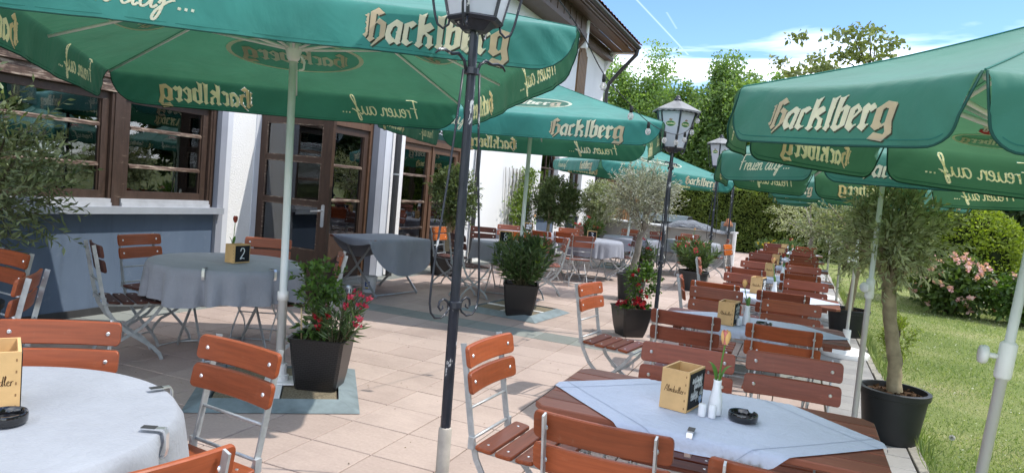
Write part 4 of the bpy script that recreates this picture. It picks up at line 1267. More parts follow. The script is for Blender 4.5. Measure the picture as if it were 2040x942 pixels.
# ================================================================== LAMP POSTS
def make_lamp():
    root = thing('lamp_post', None, None)
    MB().lathe([(.032, -.02), (.032, .33), (.029, .34), (.02, .345)], 18).build('sleeve', 'sleeve', root, True); auto_smooth(root.children[-1])
    MB().lathe([(.0245, .3), (.0245, .915), (.029, .92), (.029, .94), (.0225, .945), (.021, 2.22), (.045, 2.225), (.05, 2.24)], 8).build('pole', 'lamp_paint', root)
    # collars and scroll work
    for z in (.93, 2.02):
        MB().lathe([(.022, z - .018), (.036, z - .014), (.036, z + .014), (.022, z + .018)], 12).build('collar', 'lamp_paint', root)
    for a in (0, PI):
        c_, s_ = math.cos(a), math.sin(a)
        X = lambda d, z: (c_ * d, s_ * d, z)
        # lower scroll, rod running up, upper swan-neck
        curl = [X(.034, .928), X(.050, .950), X(.072, .962), X(.096, .950), X(.102, .926), X(.088, .908), X(.072, .918), X(.076, .93)]
        MB().tube(curl, [.007, .0065, .006, .006, .0055, .005, .0045, .004], 6).build('scroll', 'lamp_paint', root, True)
        MB().tube([X(.034, .918), X(.050, .893), X(.082, .872), X(.120, .876), X(.146, .902), X(.156, .945), X(.154, 1.03), X(.134, 1.22), X(.10, 1.50), X(.07, 1.80), X(.052, 2.02)], .0055, 6).build('scroll_rod', 'lamp_paint', root, True)
        MB().tube([X(.036, 2.02), X(.05, 2.06), X(.09, 2.085), X(.13, 2.075), X(.17, 2.085), X(.205, 2.08), X(.225, 2.06)], [.008, .008, .008, .008, .008, .007, .004], 6).build('swan_neck', 'lamp_paint', root, True)
        for b in (-.5, .5):
            c2, s2 = math.cos(a + b), math.sin(a + b)
            Y = lambda d, z: (c2 * d, s2 * d, z)
            MB().tube([Y(.12, 2.25), Y(.125, 2.215), Y(.15, 2.195), Y(.175, 2.21), Y(.19, 2.25), Y(.225, 2.42), Y(.265, 2.6), Y(.275, 2.66)], .006, 6).build('lantern_rod', 'lamp_paint', root, True)
    # hexagonal lantern
    z0, z1, r0, r1 = 2.25, 2.66, .125, .225
    hexa = lambda r_, z, k, off=PI / 6: (r_ * math.cos(PI / 3 * k + off), r_ * math.sin(PI / 3 * k + off), z)
    fr = MB()
    for k in range(6):
        fr.tube([hexa(r0, z0, k), hexa(r1, z1, k)], .011, 4)
        fr.tube([hexa(r0, z0, k), hexa(r0, z0, k + 1)], .013, 4); fr.tube([hexa(r1, z1, k), hexa(r1, z1, k + 1)], .012, 4)
    fr.prism([hexa(r0, 0, k)[:2] for k in range(6)], lambda a, b: (a, b, z0 - .012), lambda a, b: (a, b, z0 - .004))
    fr.prism([(hexa(r0 * .8, 0, k)[0], hexa(r0 * .8, 0, k)[1]) for k in range(6)], lambda a, b: (a * .6, b * .6, z0 - .05), lambda a, b: (a, b, z0 - .012))
    fr.build('lantern_frame', 'lamp_paint', root)
    for k in range(6):
        A, B, C_, D = [Vector(p) for p in (hexa(r0, z0, k), hexa(r0, z0, k + 1), hexa(r1, z1, k + 1), hexa(r1, z1, k))]
        nrm = (B - A).cross(D - A).normalized()
        cen = (A + B + C_ + D) / 4
        if nrm.dot(Vector((cen.x, cen.y, 0))) < 0: nrm = -nrm
        ins = [cen + (p - cen) * .97 for p in (A, B, C_, D)]
        pm = MB(); pm.add([p - nrm * .003 for p in ins] + [p + nrm * .001 for p in ins], [(0, 1, 2, 3), (7, 6, 5, 4), (0, 4, 5, 1), (1, 5, 6, 2), (2, 6, 7, 3), (3, 7, 4, 0)])
        pane = pm.build('lantern_pane', 'milk_glass', root)
        # oval emblem with a small crown
        e1 = (B - A).normalized(); e2 = nrm.cross(e1)
        if e2.z < 0: e2 = -e2
        right = e1 if e1.cross(e2).dot(nrm) > 0 else -e1
        oc = cen + e2 * .06
        E = lambda s, t_, off: tuple(oc + right * s + e2 * t_ + nrm * (.001 + off))
        em = MB()
        for (rr, mi, off) in ((1.0, 1, .0008), (.93, 0, .0014)):
            N = 24
            em.add([E(.058 * rr * math.cos(2 * PI * q / N), .032 * rr * math.sin(2 * PI * q / N), off) for q in range(N)], [tuple(range(N))], mi)
        lay_hackl(em, E, 0, 0, .092, ((.0022, 0, 0, 1),), lim=.2)
        for t_ in tess([(-.016, .036), (.016, .036), (.022, .056), (.010, .046), (0, .060), (-.010, .046), (-.022, .056)]):
            em.add([E(p[0], p[1], .0016) for p in ccw(t_)], [(0, 1, 2)], 2)
        em.build('emblem', ['emblem_green', 'emblem_cream', 'pine_dark'], pane)
    rf_ = MB(); N = 72
    ring = []
    for q in range(N):
        a = 2 * PI * q / N
        k = (a - PI / 6) % (PI / 3) - PI / 6
        rr = .285 * math.cos(PI / 6) / math.cos(k)
        ring.append((a, rr))
    vs_ = []
    for (sc, z) in ((1.0, 2.655), (1.0, 2.672), (.55, 2.735), (.14, 2.79)):
        for q, (a, rr) in enumerate(ring):
            dz = (-.012 if (q % 3 == 1) else 0) if z == 2.655 else 0
            vs_.append((rr * sc * math.cos(a), rr * sc * math.sin(a), z + dz))
    fs_ = []
    for i in range(3):
        for q in range(N): fs_.append((i * N + q, i * N + (q + 1) % N, (i + 1) * N + (q + 1) % N, (i + 1) * N + q))
    fs_.append(tuple(3 * N + q for q in range(N)))
    rf_.add(vs_, fs_)
    rf_.build('lantern_roof', 'lamp_roof', root)
    MB().lathe([(.045, 2.785), (.04, 2.81), (.025, 2.82), (.028, 2.835), (.012, 2.85), (0, 2.852)], 14).build('finial', 'lamp_paint', root, True)
    return root
l1 = make_lamp()
LP = [l1] + [copy_tree(l1) for _ in range(3)]
for o, (x, y, rz, lean, s, lab) in zip(LP, ((-1.47, 3.02, R(70), R(1.0), 1.022, 'black lamp post with scrollwork in the foreground, lantern cut by the picture top'),
                                            (-1.34, 7.74, R(82), 0, .945, 'black lamp post with emblem lantern and string lights tied to its roof'),
                                            (-1.565, 14.4, R(64), 0, 1.04, 'black lamp post farther back, its lantern half hidden by a green parasol'),
                                            (-1.62, 18.76, R(72), 0, 1.0, 'farthest black lamp post, standing at the end of the grey counter'))):
    o.location = (x, y, 0); o.rotation_euler = (0, lean, rz) if lean == 0 else (0, 0, rz)
    if lean:
        o.rotation_mode = 'QUATERNION'
        o.rotation_quaternion = Quaternion(Vector((.38, .92, 0)), -lean) @ Quaternion((0, 0, 1), rz)
    o.scale = (s, s, s)
    tag(o, lab, 'lamp post', 'black lamp posts along the terrace')

# string lights from the first lantern to the second
sl = thing('string_lights', 'festoon of clear round bulbs on a black cable hanging between two lamp posts', 'string lights', (0, 0, 0))
KN = [(-1.42, 3.1, 2.74), (-1.36, 4.12, 2.545), (-1.33, 4.72, 2.36), (-1.27, 5.35, 2.24), (-1.23, 5.85, 2.18), (-1.19, 6.4, 2.165), (-1.16, 6.85, 2.19), (-1.14, 7.2, 2.25), (-1.12, 7.5, 2.36), (-1.1, 7.68, 2.50)]
path = []
for i in range(len(KN) - 1):
    p0, p1, p2, p3 = [Vector(KN[min(max(q, 0), len(KN) - 1)]) for q in (i - 1, i, i + 1, i + 2)]
    for k in range(5):
        t_ = k / 5
        path.append(.5 * ((2 * p1) + (p2 - p0) * t_ + (2 * p0 - 5 * p1 + 4 * p2 - p3) * t_ ** 2 + (3 * p1 - p0 - 3 * p2 + p3) * t_ ** 3))
path.append(Vector(KN[-1]))
MB().tube(path, .0035, 6).build('cable', 'cable', sl, True)
bm_ = MB(); bm_.lathe([(.0, -.105), (.014, -.102), (.0225, -.088), (.0235, -.075), (.020, -.062), (.012, -.050), (.011, -.045)], 16)
bulb0 = None
for p in KN[1:]:
    so = MB().lathe([(.008, .004), (.013, 0), (.014, -.03), (.012, -.05), (.0, -.05)], 10).build('socket', 'cable', sl, True, tuple(p))
    if bulb0 is None:
        bulb0 = bm_.build('bulb', 'bulb_glass', so, True)
        fil = MB().tube([(-.006, 0, -.055), (-.007, 0, -.085), (0, 0, -.078), (.007, 0, -.085), (.006, 0, -.055)], .0015, 4).build('x', 'filament', so)
        fme = fil.data; bpy.data.objects.remove(fil)
        b0m = bulb0.data
        link('filament', fme, so)
    else:
        link('bulb', b0m, so); link('filament', fme, so)

# ================================================================== CHAIRS
def make_chair():
    root = thing('folding_chair', None, None)
    post = [(-.285, .868), (-.262, .76), (-.238, .63), (-.212, .50), (-.180, .395), (-.125, .305), (-.045, .23), (.05, .165), (.135, .105), (.185, .05), (.205, .0)]
    leg = [(.205, .43), (.145, .345), (.06, .255), (-.03, .195), (-.115, .145), (-.175, .085), (-.205, .03), (-.212, .0)]
    for s in (-1, 1):
        x = .168 * s
        MB().flat([(x, y, z) for y, z in post], (1, 0, 0), .026, .007).build('back_post', 'steel', root)
        x2 = .155 * s
        MB().flat([(x2, y, z) for y, z in leg], (1, 0, 0), .022, .007).build('leg', 'steel', root)
        MB().flat([(.148 * s, -.205, .432), (.148 * s, .0, .424), (.148 * s, .2, .428)], (1, 0, 0), .02, .006).build('seat_rail', 'steel', root)
    for (y, z, r_, w) in ((-.232, .60, .006, .168), (-.208, .475, .007, .175), (.205, .012, .006, .165), (-.212, .012, .006, .158), (-.015, .205, .006, .168), (.19, .415, .006, .155)):
        MB().tube([(-w, y, z), (w, y, z)], r_, 8).build('cross_rod', 'steel', root, True)
    # clamp pieces at the back of the seat
    for s in (-1, 1):
        MB().box((.176 * s, -.203, .462), (.014, .028, .05), 0).build('hinge_plate', 'steel', root)
    # back slats with rounded corners, gently dished, bolted to the posts
    lean = math.atan2(.05, .25)
    for zc in (.822, .716):
        m = MB()
        def bend(x, yy, z, zc=zc):
            zz = zc + yy
            py = -.285 + (.868 - zz) * .2
            return (x, py + .010 + z + .020 * (x / .21) ** 2, zz)
        xs = [-.2125, -.2105, -.206, -.199, -.17, -.13, -.085, -.04, 0, .04, .085, .13, .17, .199, .206, .2105, .2125]
        ch = .004; rr = .016; vs = []; fs = []
        for x in xs:
            d = .2125 - abs(x); hh = .045 if d >= rr else .045 - rr + math.sqrt(max(rr * rr - (rr - d) ** 2, 0))
            for yy, z in ((-hh + ch, 0), (hh - ch, 0), (hh, ch), (hh, .018 - ch), (hh - ch, .018), (-hh + ch, .018), (-hh, .018 - ch), (-hh, ch)):
                vs.append(bend(x, yy, z))
        for i in range(len(xs) - 1):
            for k in range(8): fs.append((i * 8 + k, i * 8 + (k + 1) % 8, (i + 1) * 8 + (k + 1) % 8, (i + 1) * 8 + k))
        fs.append(tuple(reversed(range(8)))); fs.append(tuple((len(xs) - 1) * 8 + k for k in range(8)))
        m.add(vs, fs, 0)
        for s in (-1, 1):
            bx, by, bz = bend(.168 * s, 0, .018)
            for (yy, sg) in ((by, 1), (bend(.168 * s, 0, 0)[1] - .011, -1)):
                N = 8; r_ = .009
                vs2 = [(bx + r_ * math.cos(2 * PI * q / N), yy, bz + r_ * math.sin(2 * PI * q / N)) for q in range(N)] + [(bx + r_ * .6 * math.cos(2 * PI * q / N), yy + sg * .004, bz + r_ * .6 * math.sin(2 * PI * q / N)) for q in range(N)]
                m.add(vs2, [(q, (q + 1) % N, N + (q + 1) % N, N + q) for q in range(N)] + [tuple(range(N, 2 * N))], 1)
        m.build('back_slat', ['slat_orange', 'steel_bright'], root)
    for k, y in enumerate((-.138, -.046, .046, .138)):
        m = MB()
        zz = (.452, .446, .447, .444)[k]; tilt = (-.10, -.03, .02, -.10)[k]
        chamfer_slab(m, rounded_rect(.405, .078, .014, 2), -.009, .009, .004, lambda a, b, c: (a, y + b, zz + c + b * tilt - .008 * math.cos(a / .2 * PI / 2)))
        for s in (-1, 1):
            m.lathe([(.007, .0), (.006, .003), (0, .004)], 8, (.148 * s, y, zz + .007), 1)
        m.build('seat_slat', ['slat_dark', 'steel_bright'], root)
    return root
chair0 = make_chair()
chair_parts = list(chair0.children)
first_chair = [True]
def chair(bx, by, face, label, col='slat_orange', seat=None, group='brown slatted folding chairs'):
    """back of the chair at (bx, by), looking towards angle 'face' (degrees, 0 = +X)"""
    a = R(face)
    loc = (bx + math.cos(a) * .275, by + math.sin(a) * .275, 0)
    if first_chair[0]:
        o = chair0; first_chair[0] = False; kids = chair_parts
    else:
        o = chair0.copy(); COL.objects.link(o); kids = []
        for p in chair_parts:
            c = p.copy(); COL.objects.link(c); c.parent = o; kids.append(c)
    o.location = loc; o.rotation_euler = (0, 0, a - PI / 2)
    for c in kids:
        if c.name.startswith('back_slat') or c.name.startswith('seat_slat'):
            sl_ = c.material_slots[0]; sl_.link = 'OBJECT'
            sl_.material = MATS[col if c.name.startswith('back') else (seat or col)]
    tag(o, label, 'chair', group)
    return o

# ================================================================== TABLES
def make_slat_table():
    root = thing('slatted_table', None, None)
    W, D, n = 1.2, .68, 6
    pw = D / n
    for k in range(n):
        y = -D / 2 + pw * (k + .5)
        m = MB()
        if k in (0, n - 1):
            s = 1 if k else -1
            P = [(-W / 2, -s * (pw - .006) / 2), (W / 2, -s * (pw - .006) / 2), (W / 2, s * pw * .1), (W / 2 - .035, s * (pw - .006) / 2), (-W / 2 + .035, s * (pw - .006) / 2), (-W / 2, s * pw * .1)]
            if s < 0: P.reverse()
        else: P = rounded_rect(W, pw - .006, .004, 1)
        chamfer_slab(m, P, .72, .745, .004, lambda a, b, c: (a, y + b, c))
        m.build('tabletop_slat', 'table_wood', root)
    for s in (-1, 1):
        MB().box((s * .47, 0, .705), (.05, .60, .028)).build('batten', 'table_wood', root)
        MB().flat([(s * .42, -.26, .69), (s * .42, 0, .37), (s * .42, .27, .06), (s * .42, .29, 0)], (1, 0, 0), .03, .008).build('leg', 'steel', root)
        MB().flat([(s * .40, .26, .69), (s * .40, 0, .37), (s * .40, -.27, .06), (s * .40, -.29, 0)], (1, 0, 0), .03, .008).build('leg', 'steel', root)
    for (y, z) in ((.28, .03), (-.28, .03), (0, .37)):
        MB().tube([(-.42, y, z), (.42, y, z)], .009, 8).build('cross_rod', 'steel', root, True)
    return root
def drape_cloth(hw, hd, half, mat, zt=.7475, seed=0, dx=0, dy=0, rot=PI / 4, lim=.058):
    r_ = random.Random(seed)
    ph = r_.random() * 6
    def f(u, v):
        a = (u - .5) * 2 * half; b = (v - .5) * 2 * half
        x = math.cos(rot) * a - math.sin(rot) * b + dx; y = math.sin(rot) * a + math.cos(rot) * b + dy
        z = zt + .002 + .0012 * math.sin(x * 9 + ph) * math.sin(y * 7 + ph)
        ex = max(0, abs(x) - hw); ey = max(0, abs(y) - hd)
        rr = .016
        def fold(c, h_, e):
            if e <= 0: return c, 0
            e = min(e, lim)
            sg = 1 if c > 0 else -1
            if e < rr * PI / 2:
                t_ = e / rr
                return sg * (h_ + rr * math.sin(t_)), rr * (1 - math.cos(t_))
            return sg * (h_ + rr + .05 * (e - rr * 1.57)), rr + (e - rr * PI / 2) * .995
        x2, d1 = fold(x, hw, ex); y2, d2 = fold(y, hd, ey)
        wob = .008 * math.sin(x * 21 + ph) * min(1, ey * 6)
        return (x2, y2 + wob, z - d1 - d2)
    return f
def runner(loc, label, seed, rz=0.0, half=.45, mat='cloth_white'):
    root = thing('tablecloth', label, 'tablecloth', loc, rz, 'white cloths laid cornerwise over the right-hand tables')
    f = drape_cloth(.60, .34, half, mat, seed=seed)
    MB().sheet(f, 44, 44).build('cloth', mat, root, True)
    m = MB()
    # woven stripe a hand inside each edge
    for a, b, hor in ((.09, 1, 1), (.91, 1, 1), (.09, 1, 0), (.91, 1, 0)):
        def g(u, v, a=a, hor=hor):
            w = a + (v - .5) * .004
            p = f(u, w) if hor else f(w, u)
            return (p[0] * 1.0005, p[1] * 1.001, p[2] + .0012)
        m.sheet(g, 44, 1)
    m.build('stripe', 'cloth_fold', root)
    return root
def clip(loc, rz, label, group='metal tablecloth clips'):
    root = thing('tablecloth_clip', label, 'clip', loc, rz, group); root.scale = (1.2, 1.3, 1.7)
    MB().flat([(-.045, 0, .0035), (-.01, 0, .0035), (.008, 0, .004), (.014, 0, -.004), (.015, 0, -.03), (.012, 0, -.042), (.0, 0, -.046), (-.02, 0, -.044)], (0, 1, 0), .0025, .016).build('band', 'steel_bright', root)
    MB().flat([(-.045, 0, .0052), (-.012, 0, .0052)], (0, 1, 0), .001, .018).build('grip', 'pipe', root)
    return root

# boxes, vases, shakers, ashtrays
_alm = [[(0, 0), (.5, 1.6), (.75, 1.9), (.8, .2), (1.0, 0)], [(.2, .7), (.9, .75)], [(1.0, .1), (1.4, 1.6), (1.25, 1.9), (1.15, .8), (1.3, .05), (1.5, .15)],
        [(1.6, .9), (1.55, 0)], [(1.57, .5), (1.8, .9), (1.85, 0)], [(1.87, .5), (2.1, .9), (2.15, .1), (2.3, .1)],
        [(2.8, .8), (2.45, .7), (2.4, .1), (2.7, .1), (2.85, .8), (3.0, 1.9), (2.85, .1), (3.0, .05)],
        [(3.1, .9), (3.1, .2), (3.3, 0), (3.5, .4), (3.55, .9), (3.55, .1), (3.7, .05)],
        [(4.2, .8), (3.85, .7), (3.8, .1), (4.1, .1), (4.25, .8), (4.4, 1.9), (4.25, .1), (4.4, .05)],
        [(4.5, .2), (4.8, 1.6), (4.68, 1.9), (4.58, .8), (4.7, .05), (4.9, .15)], [(4.95, .45), (5.3, .6), (5.25, .9), (5.0, .7), (5.0, .2), (5.2, 0), (5.5, .2)],
        [(5.6, .9), (5.58, 0)], [(5.6, .5), (5.8, .9), (6.0, .85)]]
def scribble(seed, n, amp=1.0):
    r_ = random.Random(seed); S = []; x = 0
    for k in range(n):
        h_ = r_.choice((.8, .8, 1.7, .8, 1.0)); d_ = r_.choice((0, 0, 0, -.6))
        S.append([(x, .1), (x + .25, h_), (x + .32, d_ + .05), (x + .6, .35 + .3 * r_.random())]); x += .62
    return S, x
_dig = {'2': [[(0, 1.4), (.2, 1.9), (.7, 1.9), (.9, 1.4), (.6, .8), (0, 0), (.5, .12), (1.0, 0)]], '8': [[(.5, 1.0), (.1, 1.4), (.3, 1.9), (.7, 1.9), (.9, 1.4), (.5, 1.0), (.05, .5), (.3, 0), (.75, 0), (.95, .5), (.5, 1.0)]],
        '3': [[(.05, 1.7), (.5, 1.95), (.9, 1.5), (.45, 1.0), (.95, .5), (.5, 0), (0, .25)]]}
def menu_box(loc, rz, label, mode='menu', number=None, s=1.0):
    """open wooden cutlery box; chalkboard on the +X face, lettering on the -Y face"""
    root = thing('wooden_box', label, 'wooden box', loc, rz, 'wooden boxes on the tables')
    w, d, h = .108 * s, .165 * s, .155 * s; t_ = .009
    for (nm, b) in (('side_board', (-w / 2, w / 2, -d / 2, -d / 2 + t_)), ('side_board', (-w / 2, w / 2, d / 2 - t_, d / 2)), ('side_board', (-w / 2, -w / 2 + t_, -d / 2 + t_, d / 2 - t_)), ('side_board', (w / 2 - t_, w / 2, -d / 2 + t_, d / 2 - t_))):
        MB().b2(b[0], b[1], b[2], b[3], 0.001, h).build(nm, 'pine_box', root)
    MB().b2(-w / 2 + t_, w / 2 - t_, -d / 2 + t_, d / 2 - t_, 0.002, .012).build('bottom_board', 'pine_box', root)
    fj = MB()
    for k in range(5):
        fj.b2(w / 2 - t_ - .004, w / 2 - t_, -d / 2 - .0006, -d / 2, .012 + k * .03 * s, .02 + k * .03 * s)
    fj.build('joint_mark', 'pine_dark', root)['kind'] = 'stuff'
    bd = MB().b2(w / 2 + .0004, w / 2 + .003, -d / 2 + .008, d / 2 - .008, .012, h - .008).build('chalkboard', 'chalkboard', root)
    fn = lambda a, b, off: (w / 2 + .003 + off, a, b)
    ck = MB()
    if number:
        lay_strokes(ck, fn, _dig[number], 0.0, h * .42, .045 * s, (.0006,), w=.22, x0=0, x1=1)
    else:
        for row, (z, n, sc, x_) in enumerate(((.79, 6, .105, .0), (.64, 5, .085, .012), (.44, 5, .07, -.022), (.35, 6, .075, -.018), (.40, 3, .035, .05), (.27, 3, .04, .045))):
            S, x1 = scribble(row * 7 + int(abs(loc[1]) * 10), n)
            lay_strokes(ck, fn, S, x_ * s, z * h, sc * s, (.0006,), w=.14, x0=0, x1=x1)
    ck.build('chalk_writing', 'chalk', bd)
    if not number:
        MB().prism([(.016 * s * math.cos(2 * PI * q / 16), .016 * s * math.sin(2 * PI * q / 16)) for q in range(16)], lambda a, b: (w / 2 + .0031, .048 * s + a, .033 * s + b), lambda a, b: (w / 2 + .0036, .048 * s + a, .033 * s + b)).build('blue_sticker', 'blue_sticker', bd)
    if number: return root
    ik = MB()
    lay_strokes(ik, lambda a, b, off: (a, -d / 2 - off, b + .25 * (a * a) / .05 * -.12), _alm, 0, h * .5, w * .72, (.0006,), w=.13, x0=0, x1=6.0)
    ik.build('brand_lettering', 'brand_ink', root)
    return root
def vase(loc, label, tul='tulip_pink', h=.30, lean=(.02, .0), seed=0):
    root = thing('tulip_vase', label, 'vase', loc, 0, 'small white vases with a tulip')
    MB().lathe([(.022, .0005), (.026, .004), (.0265, .03), (.024, .06), (.016, .10), (.0145, .125), (.016, .133), (.012, .133), (.011, .12), (.013, .06), (0, .03)], 18).build('vase', 'porcelain', root, True)
    top = Vector((lean[0], lean[1], h - .055))
    st = [(0, 0, .05), (.003, 0, .13), (top.x * .6, top.y * .6, .13 + (h - .185) * .6), tuple(top)]
    MB().tube(st, .003, 6).build('stem', 'stem_green', root, True)
    bl = MB()
    for k in range(6):
        a = 2 * PI * k / 6 + seed; rr = .017 if k % 2 else .014
        c_, s_ = math.cos(a), math.sin(a)
        def f(u, v):
            w = .016 * math.sin(PI * min(v * .9 + .08, 1)) ** .7
            ang = (u - .5) * 2 * w / rr
            R0 = rr * (math.sin(PI * (v * .72 + .06)) * .75 + .35)
            return (top.x + R0 * math.cos(a + ang), top.y + R0 * math.sin(a + ang), top.z + v * .055)
        bl.sheet(f, 4, 7, k % 2)
    bl.build('blossom', [tul, 'tulip_yellow' if tul == 'tulip_pink' else tul], root, True)
    for k in range(2):
        a = seed + 2.2 * k; lf = MB()
        def g(u, v):
            w = .012 * math.sin(PI * min(v + .05, 1)); r_ = .006 + .05 * v * v
            return (r_ * math.cos(a) - (u - .5) * 2 * w * math.sin(a), r_ * math.sin(a) + (u - .5) * 2 * w * math.cos(a), .11 + .13 * v - .05 * v ** 3)
        lf.sheet(g, 2, 8); lf.build('leaf', 'stem_green', root, True)
    return root
def shaker(loc, label):
    o = MB().lathe([(.0135, .0005), (.0145, .003), (.0145, .042), (.0125, .047), (0, .048)], 16).build('shaker', 'porcelain', None, True, loc)
    auto_smooth(o); tag(o, label, 'shaker', 'salt and pepper shakers')
def ashtray(loc, label):
    n = 48
    prof = [(.0, .001), (.050, .001), (.053, .004), (.054, .028), (.052, .031), (.048, .031), (.045, .027), (.043, .010), (.0, .007)]
    mb = MB().lathe(prof, n)
    for i, (x, y, z) in enumerate(mb.v):
        a = math.degrees(math.atan2(y, x)) % 120
        if z > .026 and abs(a - 60) < 9: mb.v[i] = (x, y, .021)
    o = mb.build('ashtray', 'ashtray_black', None, True, loc); auto_smooth(o, 50)
    tag(o, label, 'ashtray', 'black ashtrays')

# right-hand row
tb0 = make_slat_table(); tb_parts = list(tb0.children)
ROW = [(-.24, 2.77), (-.22, 5.12), (-.17, 7.08), (-.14, 9.2), (-.12, 11.35), (-.10, 13.5), (-.08, 15.6)]
ORD = ['front', 'second', 'third', 'fourth', 'fifth', 'sixth', 'seventh']
for k, (x, y) in enumerate(ROW):
    if k == 0: o = tb0
    else:
        o = tb0.copy(); COL.objects.link(o)
        for p in tb_parts:
            c = p.copy(); COL.objects.link(c); c.parent = o
    o.location = (x, y, 0); o.rotation_euler = (0, 0, R((0, 1.5, -1, 1, 0, -1, 1)[k]))
    tag(o, 'brown slatted wooden table, %s of the right-hand row counted from the camera' % ORD[k], 'table', 'slatted tables of the right-hand row')
    runner((x, y - .015, 0), 'white cloth laid cornerwise on the %s table of the right-hand row' % ORD[k], k, R((1, -1, 2, 0, -2, 1, 0)[k]))
# chairs of the right row: (back position, facing)
S_ = 'slat_orange'; RD = 'slat_red'; DK = 'slat_dark'; FD = 'slat_faded'; AM = 'slat_amber'
def rc(x, y, f, label, c=RD): chair(x, y, f, label, c, c)
rc(-.47, 1.98, 90, 'left one of two chair backs at the bottom edge, before the front table', S_)
rc(.06, 1.90, 90, 'right one of two chair backs at the bottom edge, before the front table', S_)
rc(-.41, 3.37, -88, 'brown chair directly behind the wooden box of the front table', RD)
rc(.05, 3.57, -86, 'red-brown chair right of two on the far side of the front table', RD)
rc(-1.22, 2.81, -3, 'orange-brown chair at the left end of the front table, beside the foreground lamp post', S_)
rc(-.58, 4.39, 90, 'dark red chair back, left near seat of the second table', DK if False else RD)
rc(-.01, 4.37, 90, 'orange-brown chair back, right near seat of the second table', S_)
rc(-.56, 6.02, -90, 'orange-brown chair left of two on the far side of the second table', S_)
rc(.02, 5.76, -88, 'orange-brown chair right of two on the far side of the second table', S_)
rc(-1.45, 5.22, -8, 'orange-brown chair standing alone at the left end of the second table', S_)
rc(-.62, 6.42, 90, 'orange-brown chair back, left near seat of the third table', S_)
rc(-.05, 6.32, 91, 'dark red chair back, right near seat of the third table', RD)
rc(-.45, 7.72, -90, 'dark red chair left of two on the far side of the third table', RD)
rc(.14, 7.78, -90, 'dark red chair right of two on the far side of the third table', RD)
rc(-.97, 6.65, 10, 'orange chair seen edge-on at the left end of the third table', S_)
for k in range(3, 7):
    x, y = ROW[k]
    rr = random.Random(40 + k)
    for (dx, dy, f, nm) in ((-.30, -.80, 90, 'left near seat'), (.24, -.80, 90, 'right near seat'), (-.30, .76, -90, 'left far seat'), (.26, .74, -90, 'right far seat')):
        rc(x + dx + rr.uniform(-.05, .05), y + dy + rr.uniform(-.08, .08), f + rr.uniform(-3, 3), 'red-brown chair, %s of the %s right-hand table' % (nm, ORD[k]), rr.choice((RD, RD, S_)))
rc(-1.15, 9.3, 6, 'faded chair at the left end of the fourth table of the right-hand row', FD)
rc(-1.2, 13.7, -14, 'orange chair at the left end of the sixth table of the right-hand row', AM)
# things on the right-hand tables
ZC = .752
menu_box((-.345, 2.755, ZC), R(-13), 'wooden box with a chalk menu board on the front table of the right-hand row')
vase((-.215, 2.73, ZC), 'white vase with a pink tulip beside the wooden box on the front table', 'tulip_pink', .325, (.012, -.005), .4)
shaker((-.255, 2.675, ZC), 'left one of two white shakers in front of the tulip vase on the front table')
shaker((-.219, 2.680, ZC), 'right one of two white shakers in front of the tulip vase on the front table')
ashtray((-.112, 2.725, ZC), 'round black ashtray on the front table of the right-hand row')
clip((-.262, 2.425, .7535), R(-90), 'steel clip holding the white cloth to the near edge of the front table')
menu_box((-.37, 4.97, ZC), R(-8), 'plain wooden box beside a drooping tulip on the second table')
vase((-.255, 5.03, ZC), 'white vase with a bent orange tulip on the second table', 'tulip_pink', .31, (-.035, .01), 1.5)
shaker((-.30, 4.96, ZC), 'white shaker beside the vase on the second table')
ashtray((-.14, 5.06, ZC), 'round black ashtray on the second table of the right-hand row')
BX = ['third', 'fourth', 'fifth', 'sixth', 'seventh']
for k in range(2, 7):
    x, y = ROW[k]
    menu_box((x - .12, y + .05, ZC), R(-10 + 8 * (k % 2)), 'small wooden box on the %s table of the right-hand row' % ORD[k])
    vase((x + .03, y - .02, ZC), 'white vase with one tulip on the %s table of the right-hand row' % ORD[k], ('tulip_pink', 'tulip_dark')[k % 2], .30 + .03 * (k % 3), (.05 * math.sin(k * 2), .02), k)

